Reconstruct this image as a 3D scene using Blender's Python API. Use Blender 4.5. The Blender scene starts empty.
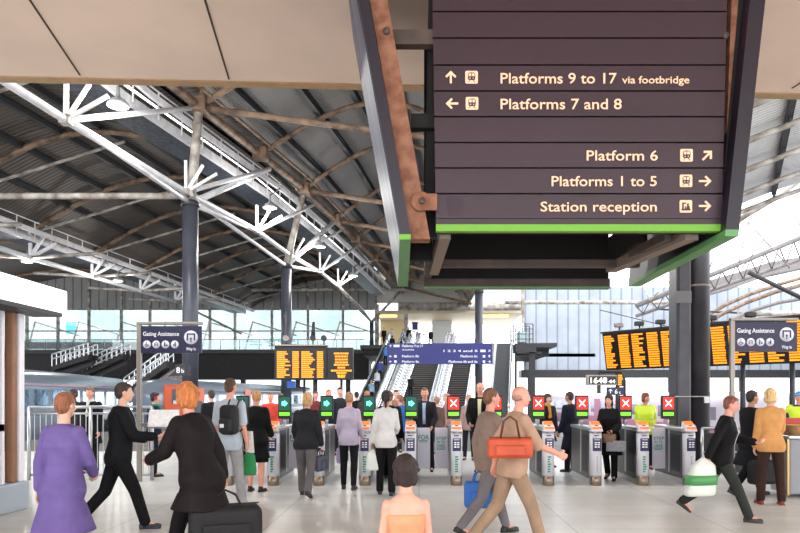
import bpy, bmesh, math, random
from mathutils import Vector, Matrix
random.seed(7)
C = bpy.context.scene.collection
pi = math.pi
R = math.radians
V = Vector

# ---------------------------------------------------------------- camera model
FPX, CX, CY, EYE = 696.0, 419.0, 396.0, 1.55
def P(px, py, Y):
    return V(((px - CX) * Y / FPX, Y, EYE + (CY - py) * Y / FPX))
def XP(px, Y):
    return (px - CX) * Y / FPX
def ZP(py, Y):
    return EYE + (CY - py) * Y / FPX
def PZ(px, py, z):
    """point on the level z seen at px,py"""
    return P(px, py, (z - EYE) * FPX / (CY - py))

# ---------------------------------------------------------------- materials
def lin(c):
    o = []
    for v in c[:3]:
        v /= 255.0
        o.append(v / 12.92 if v <= 0.04045 else ((v + 0.055) / 1.055) ** 2.4)
    return (*o, 1.0)

MATS = {}
def mat(name, col=(128, 128, 128), rough=0.6, metal=0.0, var=0.0, vscale=4.0, bump=0.0, bscale=20.0,
        emit=0.0, stretch=None, sheen=0.0, coat=0.0, col2=None, spec=0.5):
    if name in MATS:
        return MATS[name]
    m = bpy.data.materials.new(name)
    m.use_nodes = True
    nt = m.node_tree
    b = nt.nodes['Principled BSDF']
    c = lin(col)
    b.inputs['Base Color'].default_value = c
    b.inputs['Roughness'].default_value = rough
    b.inputs['Metallic'].default_value = metal
    b.inputs['Specular IOR Level'].default_value = spec
    if coat: b.inputs['Coat Weight'].default_value = coat
    if sheen: b.inputs['Sheen Weight'].default_value = sheen
    if emit:
        b.inputs['Emission Color'].default_value = c
        b.inputs['Emission Strength'].default_value = emit
    if var or bump or col2:
        tc = nt.nodes.new('ShaderNodeTexCoord')
        mp = nt.nodes.new('ShaderNodeMapping')
        if stretch: mp.inputs['Scale'].default_value = stretch
        nt.links.new(tc.outputs['Object'], mp.inputs['Vector'])
    if var or col2:
        n = nt.nodes.new('ShaderNodeTexNoise')
        n.inputs['Scale'].default_value = vscale
        n.inputs['Detail'].default_value = 5
        nt.links.new(mp.outputs[0], n.inputs['Vector'])
        r = nt.nodes.new('ShaderNodeValToRGB')
        r.color_ramp.elements[0].position = 0.35
        r.color_ramp.elements[1].position = 0.65
        if col2:
            r.color_ramp.elements[0].color = lin(col2)
            r.color_ramp.elements[1].color = c
        else:
            r.color_ramp.elements[0].color = (*[x * (1 - var) for x in c[:3]], 1)
            r.color_ramp.elements[1].color = (*[min(1, x * (1 + var)) for x in c[:3]], 1)
        nt.links.new(n.outputs['Fac'], r.inputs['Fac'])
        nt.links.new(r.outputs['Color'], b.inputs['Base Color'])
    if bump:
        n2 = nt.nodes.new('ShaderNodeTexNoise')
        n2.inputs['Scale'].default_value = bscale
        n2.inputs['Detail'].default_value = 4
        nt.links.new(mp.outputs[0], n2.inputs['Vector'])
        bp = nt.nodes.new('ShaderNodeBump')
        bp.inputs['Strength'].default_value = bump
        bp.inputs['Distance'].default_value = 0.02
        nt.links.new(n2.outputs['Fac'], bp.inputs['Height'])
        nt.links.new(bp.outputs[0], b.inputs['Normal'])
    MATS[name] = m
    return m

def wave_mat(name, col, col2, axis, scale, rough=0.6, metal=0.0, bump=0.6, thin=0.12, dist=0.03, var=0.15):
    """ribbed sheet: narrow seams across an axis, with a bump"""
    if name in MATS: return MATS[name]
    m = mat(name, col, rough, metal)
    nt = m.node_tree; b = nt.nodes['Principled BSDF']
    tc = nt.nodes.new('ShaderNodeTexCoord')
    w = nt.nodes.new('ShaderNodeTexWave')
    w.bands_direction = axis; w.inputs['Scale'].default_value = scale; w.inputs['Distortion'].default_value = 0
    nt.links.new(tc.outputs['Object'], w.inputs['Vector'])
    r = nt.nodes.new('ShaderNodeValToRGB')
    r.color_ramp.elements[0].position = 0.0; r.color_ramp.elements[0].color = lin(col2)
    r.color_ramp.elements[1].position = thin * 2; r.color_ramp.elements[1].color = lin(col)
    nt.links.new(w.outputs['Fac'], r.inputs['Fac'])
    n = nt.nodes.new('ShaderNodeTexNoise'); n.inputs['Scale'].default_value = 0.6; n.inputs['Detail'].default_value = 6
    nt.links.new(tc.outputs['Object'], n.inputs['Vector'])
    mx = nt.nodes.new('ShaderNodeMix'); mx.data_type = 'RGBA'; mx.blend_type = 'MULTIPLY'
    mx.inputs['Factor'].default_value = var * 3
    nt.links.new(r.outputs['Color'], mx.inputs['A'])
    nt.links.new(n.outputs['Fac'], mx.inputs['B'])
    nt.links.new(mx.outputs['Result'], b.inputs['Base Color'])
    bp = nt.nodes.new('ShaderNodeBump'); bp.inputs['Strength'].default_value = bump; bp.inputs['Distance'].default_value = dist
    nt.links.new(w.outputs['Fac'], bp.inputs['Height']); nt.links.new(bp.outputs[0], b.inputs['Normal'])
    return m

def glass_mat(name, tint, gloss=0.12, rough=0.02):
    if name in MATS: return MATS[name]
    m = bpy.data.materials.new(name); m.use_nodes = True
    nt = m.node_tree
    for n in list(nt.nodes): nt.nodes.remove(n)
    o = nt.nodes.new('ShaderNodeOutputMaterial')
    t = nt.nodes.new('ShaderNodeBsdfTransparent'); t.inputs[0].default_value = lin(tint)
    g = nt.nodes.new('ShaderNodeBsdfGlossy'); g.inputs['Roughness'].default_value = rough
    x = nt.nodes.new('ShaderNodeMixShader')
    f = nt.nodes.new('ShaderNodeFresnel'); f.inputs[0].default_value = 1.45
    a = nt.nodes.new('ShaderNodeMath'); a.operation = 'ADD'; a.inputs[1].default_value = gloss
    nt.links.new(f.outputs[0], a.inputs[0]); nt.links.new(a.outputs[0], x.inputs[0])
    nt.links.new(t.outputs[0], x.inputs[1]); nt.links.new(g.outputs[0], x.inputs[2])
    nt.links.new(x.outputs[0], o.inputs[0])
    MATS[name] = m
    return m

def tile_mat(name, col, col2, w, h, joint=0.006, rough=0.3, rv=0.15):
    if name in MATS: return MATS[name]
    m = mat(name, col, rough)
    nt = m.node_tree; b = nt.nodes['Principled BSDF']
    tc = nt.nodes.new('ShaderNodeTexCoord')
    br = nt.nodes.new('ShaderNodeTexBrick')
    br.offset = 0.0; br.squash = 1.0
    br.inputs['Color1'].default_value = lin(col); br.inputs['Color2'].default_value = lin(col2)
    br.inputs['Mortar'].default_value = lin([c * 0.78 for c in col])
    br.inputs['Scale'].default_value = 1.0
    br.inputs['Mortar Size'].default_value = joint
    br.inputs['Brick Width'].default_value = w; br.inputs['Row Height'].default_value = h
    nt.links.new(tc.outputs['Object'], br.inputs['Vector'])
    n = nt.nodes.new('ShaderNodeTexNoise'); n.inputs['Scale'].default_value = 1.1; n.inputs['Detail'].default_value = 8
    n.inputs['Roughness'].default_value = 0.65
    nt.links.new(tc.outputs['Object'], n.inputs['Vector'])
    cr = nt.nodes.new('ShaderNodeValToRGB')
    cr.color_ramp.elements[0].position = 0.3; cr.color_ramp.elements[0].color = (0.72, 0.72, 0.72, 1)
    cr.color_ramp.elements[1].position = 0.62; cr.color_ramp.elements[1].color = (1, 1, 1, 1)
    nt.links.new(n.outputs['Fac'], cr.inputs['Fac'])
    mx = nt.nodes.new('ShaderNodeMix'); mx.data_type = 'RGBA'; mx.blend_type = 'MULTIPLY'; mx.inputs['Factor'].default_value = 0.8
    nt.links.new(br.outputs['Color'], mx.inputs['A']); nt.links.new(cr.outputs['Color'], mx.inputs['B'])
    nt.links.new(mx.outputs['Result'], b.inputs['Base Color'])
    mr = nt.nodes.new('ShaderNodeMapRange')
    mr.inputs['To Min'].default_value = rough - rv; mr.inputs['To Max'].default_value = rough + rv
    nt.links.new(n.outputs['Fac'], mr.inputs['Value']); nt.links.new(mr.outputs[0], b.inputs['Roughness'])
    return m

# ---------------------------------------------------------------- mesh building
class MB:
    def __init__(s):
        s.v = []; s.f = []; s.sm = []
    def add(s, vs, fs, smooth=False):
        o = len(s.v)
        s.v.extend(tuple(x) for x in vs)
        s.f.extend([tuple(i + o for i in f) for f in fs])
        s.sm.extend([smooth] * len(fs))
        return s
    def box(s, x0, y0, z0, x1, y1, z1):
        if x0 > x1: x0, x1 = x1, x0
        if y0 > y1: y0, y1 = y1, y0
        if z0 > z1: z0, z1 = z1, z0
        vs = [(x0, y0, z0), (x1, y0, z0), (x1, y1, z0), (x0, y1, z0), (x0, y0, z1), (x1, y0, z1), (x1, y1, z1), (x0, y1, z1)]
        return s.add(vs, [(0, 3, 2, 1), (4, 5, 6, 7), (0, 1, 5, 4), (1, 2, 6, 5), (2, 3, 7, 6), (3, 0, 4, 7)])
    def hexa(s, b, t):
        """eight corners: four below, four above (same order, counter-clockwise from above)"""
        return s.add(list(b) + list(t), [(0, 3, 2, 1), (4, 5, 6, 7), (0, 1, 5, 4), (1, 2, 6, 5), (2, 3, 7, 6), (3, 0, 4, 7)])
    def bbox(s, x0, y0, z0, x1, y1, z1, r=0.01, seg=2):
        bm = bmesh.new()
        bmesh.ops.create_cube(bm, size=1)
        for v in bm.verts:
            v.co = V(((x0 + x1) / 2 + v.co.x * abs(x1 - x0), (y0 + y1) / 2 + v.co.y * abs(y1 - y0), (z0 + z1) / 2 + v.co.z * abs(z1 - z0)))
        bmesh.ops.bevel(bm, geom=bm.edges[:], offset=r, segments=seg, profile=0.5, affect='EDGES')
        bm.verts.ensure_lookup_table()
        for i, v in enumerate(bm.verts): v.index = i
        s.add([v.co[:] for v in bm.verts], [[v.index for v in f.verts] for f in bm.faces])
        bm.free(); return s
    def tube(s, p0, p1, r, r2=None, n=10, caps=True):
        p0 = V(p0); p1 = V(p1); r2 = r if r2 is None else r2
        d = (p1 - p0)
        if d.length < 1e-6: return s
        d.normalize()
        a = d.cross(V((0, 0, 1)))
        if a.length < 1e-3: a = d.cross(V((0, 1, 0)))
        a.normalize(); b = d.cross(a)
        vs = []
        for p, rr in ((p0, r), (p1, r2)):
            for i in range(n):
                t = 2 * pi * i / n
                vs.append(p + (a * math.cos(t) + b * math.sin(t)) * rr)
        s.add(vs, [(i, (i + 1) % n, n + (i + 1) % n, n + i)[::-1] for i in range(n)], True)
        if caps:
            o = len(s.v) - 2 * n
            s.f.append(tuple(o + i for i in range(n))); s.f.append(tuple(o + n + i for i in reversed(range(n)))); s.sm += [False, False]
        return s
    def pipe(s, pts, r, n=8, closed=False):
        pts = [V(p) for p in pts]; m = len(pts); vs = []
        up = None
        for i, p in enumerate(pts):
            if i == 0: d = pts[1] - p
            elif i == m - 1: d = p - pts[i - 1]
            else: d = (pts[i + 1] - pts[i - 1])
            d.normalize()
            if up is None:
                up = d.cross(V((0, 0, 1)))
                if up.length < 1e-3: up = d.cross(V((0, 1, 0)))
                up.normalize()
            a = (up - d * up.dot(d)).normalized(); b = d.cross(a); up = a
            rr = r[i] if isinstance(r, (list, tuple)) else r
            for k in range(n):
                t = 2 * pi * k / n
                vs.append(p + (a * math.cos(t) + b * math.sin(t)) * rr)
        fs = []
        for i in range(m - 1):
            for k in range(n):
                fs.append((i * n + k, (i + 1) * n + k, (i + 1) * n + (k + 1) % n, i * n + (k + 1) % n)[::-1])
        s.add(vs, fs, True)
        o = len(s.v) - len(vs)
        s.f.append(tuple(o + k for k in range(n))); s.f.append(tuple(o + (m - 1) * n + k for k in reversed(range(n)))); s.sm += [False, False]
        return s
    def beam(s, p0, p1, w, h, up=(0, 0, 1)):
        """rectangular bar between two points"""
        p0 = V(p0); p1 = V(p1); d = (p1 - p0).normalized(); up = V(up)
        a = d.cross(up)
        if a.length < 1e-3: a = d.cross(V((0, 1, 0)))
        a.normalize(); b = a.cross(d)
        vs = []
        for p in (p0, p1):
            for sa, sb in ((-1, -1), (1, -1), (1, 1), (-1, 1)):
                vs.append(p + a * sa * w / 2 + b * sb * h / 2)
        return s.add(vs, [(0, 1, 2, 3), (7, 6, 5, 4), (0, 4, 5, 1), (1, 5, 6, 2), (2, 6, 7, 3), (3, 7, 4, 0)])
    def ibeam(s, p0, p1, w, h, t=0.02):
        p0 = V(p0); p1 = V(p1)
        s.beam(p0 + V((0, 0, h / 2 - t / 2)), p1 + V((0, 0, h / 2 - t / 2)), w, t)
        s.beam(p0 - V((0, 0, h / 2 - t / 2)), p1 - V((0, 0, h / 2 - t / 2)), w, t)
        return s.beam(p0, p1, t, h - 2 * t)
    def ball(s, c, r, n=12, m=8, sc=(1, 1, 1), M=None):
        c = V(c); vs = [V((0, 0, 1))]
        for j in range(1, m):
            t = pi * j / m
            for i in range(n):
                a = 2 * pi * i / n
                vs.append(V((math.sin(t) * math.cos(a), math.sin(t) * math.sin(a), math.cos(t))))
        vs.append(V((0, 0, -1)))
        fs = [(0, 1 + i, 1 + (i + 1) % n) for i in range(n)]
        for j in range(m - 2):
            for i in range(n):
                a = 1 + j * n + i; b = 1 + j * n + (i + 1) % n
                fs.append((a, a + n, b + n, b))
        o = 1 + (m - 2) * n; e = len(vs) - 1
        fs += [(o + i, e, o + (i + 1) % n) for i in range(n)]
        out = []
        for v in vs:
            w = V((v.x * r * sc[0], v.y * r * sc[1], v.z * r * sc[2]))
            if M is not None: w = M @ w
            out.append(c + w)
        return s.add(out, fs, True)
    def prism(s, poly, ext):
        """closed polygon (3D points) pushed along ext"""
        n = len(poly); e = V(ext)
        vs = [V(p) for p in poly] + [V(p) + e for p in poly]
        fs = [tuple(range(n)), tuple(reversed(range(n, 2 * n)))]
        fs += [(i, n + i, n + (i + 1) % n, (i + 1) % n) for i in range(n)]
        return s.add(vs, fs)
    def lathe(s, prof, c=(0, 0, 0), n=16):
        vs = []; c = V(c)
        for r, z in prof:
            for i in range(n):
                a = 2 * pi * i / n
                vs.append(c + V((r * math.cos(a), r * math.sin(a), z)))
        fs = []
        for j in range(len(prof) - 1):
            for i in range(n):
                fs.append((j * n + i, j * n + (i + 1) % n, (j + 1) * n + (i + 1) % n, (j + 1) * n + i))
        fs.append(tuple(reversed(range(n)))); fs.append(tuple((len(prof) - 1) * n + i for i in range(n)))
        return s.add(vs, fs, True)
    def loft(s, rings, caps=True):
        n = len(rings[0]); vs = [p for r in rings for p in r]; fs = []
        for j in range(len(rings) - 1):
            for i in range(n):
                fs.append((j * n + i, j * n + (i + 1) % n, (j + 1) * n + (i + 1) % n, (j + 1) * n + i))
        if caps:
            fs.append(tuple(reversed(range(n)))); fs.append(tuple((len(rings) - 1) * n + i for i in range(n)))
        return s.add(vs, fs, True)
    def mesh(s, name, origin=None):
        me = bpy.data.meshes.new(name)
        o = V(origin) if origin is not None else V((0, 0, 0))
        me.from_pydata([tuple(V(v) - o) for v in s.v], [], s.f)
        me.polygons.foreach_set('use_smooth', s.sm)
        me.validate(); me.update()
        bm = bmesh.new(); bm.from_mesh(me); bmesh.ops.recalc_face_normals(bm, faces=bm.faces[:]); bm.to_mesh(me); bm.free()
        return me
    def build(s, name, material, parent=None, loc=None, kind=None, label=None, cat=None, group=None, world=True):
        """world=True: the vertices are in world space; made local to the thing they belong to"""
        base = V((0, 0, 0))
        if parent is not None and world:
            q = parent
            while q is not None:
                base += q.location; q = q.parent
        own = V(loc) if loc is not None else V((0, 0, 0))
        me = s.mesh(name, base + own)
        o = bpy.data.objects.new(name, me); C.objects.link(o)
        o.parent = parent; o.location = own
        if isinstance(material, (list, tuple)):
            for mm in material: me.materials.append(mm)
        else: me.materials.append(material)
        tag(o, label, cat, group, kind)
        return o

def tag(o, label=None, cat=None, group=None, kind=None):
    if label: o['label'] = label
    if cat: o['category'] = cat
    if group: o['group'] = group
    if kind: o['kind'] = kind
    return o

def thing(name, label, cat, loc=(0, 0, 0), group=None, rz=0.0):
    o = bpy.data.objects.new(name, None); C.objects.link(o)
    o.location = loc; o.rotation_euler = (0, 0, rz); o.empty_display_size = 0.2
    return tag(o, label, cat, group)

def struct(mb, name, material):
    return mb.build(name, material, kind='structure')

def copy_tree(o, parent=None):
    c = o.copy(); C.objects.link(c); c.parent = parent
    for ch in o.children: copy_tree(ch, c)
    return c

_fc = {}
def text_mb(body, h=None, w=None, bold=0.0, ext=0.004):
    """text as a mesh in the XZ plane facing -Y, left-bottom at the origin; h = capital height, w = width"""
    key = (body, bold)
    if key not in _fc:
        cu = bpy.data.curves.new('t', 'FONT'); cu.body = body; cu.size = 1.0; cu.offset = bold; cu.resolution_u = 3
        o = bpy.data.objects.new('t', cu); C.objects.link(o)
        dg = bpy.context.evaluated_depsgraph_get(); dg.update()
        me = bpy.data.meshes.new_from_object(o.evaluated_get(dg))
        vs = [tuple(v.co) for v in me.vertices]; fs = [tuple(p.vertices) for p in me.polygons]
        bpy.data.objects.remove(o); bpy.data.meshes.remove(me); bpy.data.curves.remove(cu)
        _fc[key] = (vs, fs)
    vs, fs = _fc[key]
    if not vs: return MB()
    x0 = min(v[0] for v in vs); x1 = max(v[0] for v in vs)
    sz = (h / 0.70) if h else 1.0
    sx = (w / (x1 - x0)) if w else sz
    if not h: sz = sx
    front = [((v[0] - x0) * sx, -ext, v[1] * sz) for v in vs]
    back = [((v[0] - x0) * sx, 0.0, v[1] * sz) for v in vs]
    n = len(vs)
    cnt = {}
    for f in fs:
        for i in range(len(f)):
            a, b = f[i], f[(i + 1) % len(f)]
            cnt[(a, b)] = 1
    side = [(a, b, b + n, a + n)[::-1] for (a, b) in cnt if (b, a) not in cnt]
    mb = MB(); mb.add(front + back, list(fs) + side)
    mb.width = (x1 - x0) * sx
    return mb

def moved(mb, off):
    off = V(off); mb.v = [tuple(V(v) + off) for v in mb.v]; return mb
def xform(mb, M):
    mb.v = [tuple(M @ V(v)) for v in mb.v]; return mb
def merge(*mbs):
    o = MB()
    for m in mbs:
        k = len(o.v); o.v += list(m.v); o.f += [tuple(i + k for i in f) for f in m.f]; o.sm += list(m.sm)
    return o
ORD = ['first', 'second', 'third', 'fourth', 'fifth', 'sixth', 'seventh', 'eighth', 'ninth', 'tenth', 'eleventh', 'twelfth', 'thirteenth', 'fourteenth', 'fifteenth']
WORLD, EXPO = 3.9, 0.0
# ================================================================= MATERIALS
m_floor = tile_mat('concourse_stone', (222, 219, 212), (214, 211, 205), 1.8, 0.9, 0.008, 0.34, 0.12)
m_plat = tile_mat('platform_paving', (112, 110, 108), (98, 96, 94), 0.6, 0.6, 0.01, 0.6)
m_ballast = mat('ballast', (74, 68, 62), 0.95, var=0.5, vscale=30, bump=0.8, bscale=40)
m_soffit = mat('soffit_panel', (222, 198, 180), 0.7, var=0.05, vscale=0.8)  # warm concourse lamp light is put into the beige base colour
m_joint = mat('soffit_joint', (70, 56, 46), 0.9)
m_bronze = mat('bronze_trim', (176, 142, 104), 0.45, metal=0.3, var=0.1)
m_white = mat('white_painted_steel', (226, 226, 228), 0.45, var=0.1, vscale=3, bump=0.15, bscale=30)
m_grimy = mat('grimy_white_steel', (196, 190, 182), 0.55, col2=(120, 108, 98), vscale=2.0, bump=0.2)
m_tan = mat('weathered_tan_steel', (150, 124, 102), 0.6, col2=(92, 72, 58), vscale=2.2, bump=0.2)
m_col = mat('blue_grey_column_paint', (66, 68, 78), 0.35, var=0.15, vscale=2.0)
m_dark = mat('dark_steel', (42, 40, 42), 0.5, var=0.2)
m_black = mat('black_plastic', (16, 16, 18), 0.45)
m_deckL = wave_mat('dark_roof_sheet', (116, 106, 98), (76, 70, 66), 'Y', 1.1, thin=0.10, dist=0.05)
m_deckR = wave_mat('sky_lit_roof_sheet', (232, 232, 232), (180, 180, 182), 'Y', 1.6, thin=0.14, dist=0.05)  # paler base colour holds sky light coming through the open gable
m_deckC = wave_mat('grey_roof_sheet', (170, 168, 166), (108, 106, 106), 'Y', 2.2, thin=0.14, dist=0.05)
m_purlin = mat('purlin_steel', (52, 54, 58), 0.6, var=0.2)
m_clad = wave_mat('grey_wall_cladding', (172, 170, 168), (116, 114, 112), 'X', 0.32, thin=0.06, dist=0.04)
m_cladR = wave_mat('pale_blue_wall_cladding', (186, 194, 206), (140, 150, 164), 'X', 0.26, thin=0.05, dist=0.04)
m_glass = glass_mat('pale_station_glass', (226, 232, 232), 0.04)
m_bal = glass_mat('balustrade_glass', (214, 228, 228), 0.08)
m_chrome = mat('brushed_stainless', (190, 190, 192), 0.28, metal=0.9, var=0.06, vscale=8)

# ================================================================= FLOORS
struct(MB().box(-30, -6, -0.3, 34, 19.5, 0), 'floor', m_floor)
struct(MB().box(-50, 19.5, -1.2, 60, 96, -0.95), 'floor_trackbed', m_ballast)
struct(MB().box(-13.6, 19.5, -0.95, 8.5, 90, 0), 'floor_platform', m_plat)
struct(MB().box(-33, 19.5, -0.95, -21.9, 90, 0), 'floor_platform_west', m_plat)
struct(MB().box(14.6, 19.5, -0.95, 34, 90, 0), 'floor_platform_east', m_plat)

# ================================================================= CONCOURSE SOFFIT
SZ = 6.0
mb = MB()
e0 = V((XP(-30, 9.65), 9.65, SZ)); e1 = V((XP(830, 10.25), 10.25, SZ))
def edgeY(x): return e0.y + (x - e0.x) * (e1.y - e0.y) / (e1.x - e0.x)
mb.hexa([(-14, -4, SZ), (20, -4, SZ), (20, edgeY(20), SZ), (-14, edgeY(-14), SZ)],
        [(-14, -4, SZ + .5), (20, -4, SZ + .5), (20, edgeY(20), SZ + .5), (-14, edgeY(-14), SZ + .5)])
struct(mb, 'ceiling', m_soffit)
mb = MB()
def jl(a, b):
    a = PZ(*a, SZ); b = PZ(*b, SZ); d = (b - a)
    a2 = a - d * 1.5
    mb.beam(a2 - V((0, 0, .003)), b - V((0, 0, .003)), 0.022, 0.012)
jl((30, 0), (80, 75)); jl((205, 0), (229, 79)); jl((800, 83), (792, 88)); jl((352, 0), (361, 79))
a = edgeY(-14)
mb.beam((-14, 5.9, SZ - .003), (20, 6.3, SZ - .003), 0.022, 0.012)
mb.beam((-14, 2.4, SZ - .003), (20, 2.8, SZ - .003), 0.022, 0.012)
struct(mb, 'trim_1', m_joint)
mb = MB()
mb.hexa([(-14, edgeY(-14), SZ - .015), (20, edgeY(20), SZ - .015), (20, edgeY(20) + .18, SZ - .015), (-14, edgeY(-14) + .18, SZ - .015)],
        [(-14, edgeY(-14), SZ + .6), (20, edgeY(20), SZ + .6), (20, edgeY(20) + .18, SZ + .6), (-14, edgeY(-14) + .18, SZ + .6)])
struct(mb, 'trim_2', m_bronze)

# ================================================================= ROOF LINES IN PLAN
def interp(tab, y):
    if y <= tab[0][0]:
        (a, b), (c, d) = tab[0], tab[1]
    elif y >= tab[-1][0]:
        (a, b), (c, d) = tab[-2], tab[-1]
    else:
        for i in range(len(tab) - 1):
            if tab[i][0] <= y <= tab[i + 1][0]:
                (a, b), (c, d) = tab[i], tab[i + 1]; break
    return b + (d - b) * (y - a) / (c - a)
SP = [(12, -10.9), (17.7, -10.6), (20.3, -10.3), (27.5, -9.2), (34, -7.9), (40.3, -7.3), (45.2, -6.4), (51, -5.9), (72, -4.9), (80, -4.5)]
def xs(y): return interp(SP, y)                 # lower chord of the spine truss
SB = [(12, -10.7), (25.2, -9.2), (37.8, -6.5), (55.7, -4.0), (75, -2.0), (80, -1.6)]
def xb(y): return interp(SB, y)                 # upper brown chord of the spine
LP = [(12, -25.2), (41, -22.9), (47.5, -22.3), (54, -21.6), (80, -19.0)]
def xl(y): return interp(LP, y)                 # left valley truss
def arch_l(s): return 11.2 + 1.8 * s + 2.3 * math.sin(pi * s)
def pt_l(s, y, dz=0.0):
    x0 = xl(y); x1 = xb(y) - 2.5
    return V((x0 + (x1 - x0) * s, y, arch_l(s) + dz))
def pt_0(s, y, dz=0.0):                           # the bay left of the valley
    x0 = xl(y) - 30; x1 = xl(y) - 0.4
    return V((x0 + (x1 - x0) * s, y, 11.4 + 1.2 * (1 - s) + 3.0 * math.sin(pi * s) + dz))
def pt_m(s, y, dz=0.0):                           # bay right of the spine
    x0 = xb(y) + 0.3; x1 = 5.4
    return V((x0 + (x1 - x0) * s, y, 13.3 - 2.2 * s + 3.3 * math.sin(pi * s) + dz))
def pt_r(s, y, dz=0.0):                           # right-hand bay
    x = 5.2 + 15.5 * s + .45 * (y - 20); d = .2 + 15.5 * s
    return V((x, y, 7.5 + 0.52 * d - 0.013 * d * d + dz))

def deck(fn, y0, y1, ss, name, m, th=0.18, dz=0.32, step=2.0):
    mb = MB(); ys = [y0 + (y1 - y0) * i / max(1, int((y1 - y0) / step)) for i in range(max(1, int((y1 - y0) / step)) + 1)]
    n = len(ss); lo = []; up = []
    for y in ys:
        for s in ss: lo.append(fn(s, y, dz))
    for y in ys:
        for s in ss: up.append(fn(s, y, dz + th))
    N = len(lo); fs = []
    for j in range(len(ys) - 1):
        for i in range(n - 1):
            a = j * n + i
            fs.append((a, a + n, a + n + 1, a + 1)); fs.append((N + a, N + a + 1, N + a + n + 1, N + a + n))
    for j in range(len(ys) - 1):
        a = j * n; fs.append((a, N + a, N + a + n, a + n)); a = j * n + n - 1; fs.append((a, a + n, N + a + n, N + a))
    for i in range(n - 1):
        a = i; fs.append((a, a + 1, N + a + 1, N + a)); a = (len(ys) - 1) * n + i; fs.append((a, N + a, N + a + 1, a + 1))
    mb.add(lo + up, fs)
    return struct(mb, name, m)
S = [i / 16 for i in range(17)]
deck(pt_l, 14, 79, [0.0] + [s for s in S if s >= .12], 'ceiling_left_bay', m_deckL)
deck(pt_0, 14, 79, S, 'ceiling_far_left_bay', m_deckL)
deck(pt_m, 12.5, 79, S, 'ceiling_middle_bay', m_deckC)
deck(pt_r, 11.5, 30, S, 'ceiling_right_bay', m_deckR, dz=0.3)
# roof cap above the spine walkway, with a narrow glazed slot
mbc = MB(); mbg = MB(); ysn = [14 + i * 5 for i in range(14)]
for a, b in zip(ysn[:-1], ysn[1:]):
    for (p, q, m_) in ((-2.5, -1.35, mbc), (-1.35, -1.0, mbg), (-1.0, .4, mbc)):
        m_.hexa([(xb(a) + p, a, 13.6), (xb(a) + q, a, 13.75), (xb(b) + q, b, 13.75), (xb(b) + p, b, 13.6)],
                [(xb(a) + p, a, 13.7), (xb(a) + q, a, 13.85), (xb(b) + q, b, 13.85), (xb(b) + p, b, 13.7)])
struct(mbc, 'ceiling_spine_cap', m_deckL); struct(mbg, 'window_2', glass_mat('rooflight_glass', (225, 232, 236), .05))

# -------- purlins: one thing for each bay line
def purlin(fn, s, y0, y1, label, w=0.22, h=0.3, dz=0.16, m=None, grp='dark purlins under the roof sheets'):
    mb = MB(); n = max(2, int((y1 - y0) / 6)); ys = [y0 + (y1 - y0) * i / n for i in range(n + 1)]
    for a, b in zip(ys[:-1], ys[1:]): mb.ibeam(fn(s, a, dz), fn(s, b, dz), w, h, 0.03)
    mb.build('roof_purlin', m or m_purlin, label=label, cat='roof beam', group=grp)
pl = [.16, .30, .44, .58, .72, .87]
for i, s in enumerate(pl):
    purlin(pt_l, s, 14.2, 78.5, f'dark purlin under the left arched roof, {ORD[i]} counting up from the left valley')
for i, s in enumerate([.60, .75, .90]):
    purlin(pt_0, s, 14.2, 78.5, f'dark purlin of the farthest left roof bay, {ORD[i]} counting towards the valley truss')
for i, s in enumerate([.06, .2, .34, .5, .66, .82]):
    purlin(pt_m, s, 13, 78.5, f'dark purlin above the middle bay, {ORD[i]} counting right from the roof walkway', w=.26, h=.36)
for i, s in enumerate([.08, .22, .36, .50, .64, .78, .92]):
    mbx = MB()
    purlin(pt_r, s, 11.7, 29.9, f'dark purlin under the pale right roof, {ORD[i]} counting right from the big column', w=.2, h=.16, dz=.2)

# -------- arched rafters
def arch_pipe(fn, y, r, ss, yskew=0.0, dz=0.0):
    return MB().pipe([fn(s, y + yskew * (s - .5), dz) for s in ss], r, 8)
RY = [20.5, 27.5, 34, 41, 47.5, 54, 60.5, 67, 74]
for i, y in enumerate(RY):
    t = thing('arched_rafter', f'brown tubular arched rafter of the left roof bay, {ORD[i]} from the front', 'roof rafter', pt_l(0, y), 'arched rafters of the left bay')
    arch_pipe(pt_l, y, 0.15, S).build('arch_tube', m_tan, t)
    mb = MB(); mb.tube(pt_l(.02, y + .15, -.1), pt_l(.66, y + .15, -.35), 0.08, n=6)
    mb.build('tie_tube', m_grimy, t)
    mb = MB()
    for s in pl: mb.beam(pt_l(s, y, .02), pt_l(s, y, .2), .14, .14)
    mb.build('cleat', m_dark, t)
for i, y in enumerate(RY[1:]):
    t = thing('arched_rafter', f'brown arched rafter beyond the left valley truss, {ORD[i]} from the front', 'roof rafter', pt_0(1, y), 'arched rafters of the far left bay')
    arch_pipe(pt_0, y, 0.14, S).build('arch_tube', m_tan, t)
for i, y in enumerate([14.5, 21, 27.5, 33, 38.5, 45.2, 51, 58, 65, 72]):
    t = thing('arched_rafter', f'tan tubular rafter over the middle bay with straight tie, {ORD[i]} from the front', 'roof rafter', pt_m(0, y), 'rafters of the middle bay')
    arch_pipe(pt_m, y, 0.13, S, dz=-.1).build('arch_tube', m_tan, t)
    if i % 2 == 0 or i > 3:
        MB().tube(V((xb(y), y, 12.95)), V((5.4, y, 11.1)), 0.13, n=8).build('tie_tube', m_tan, t)
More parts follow.
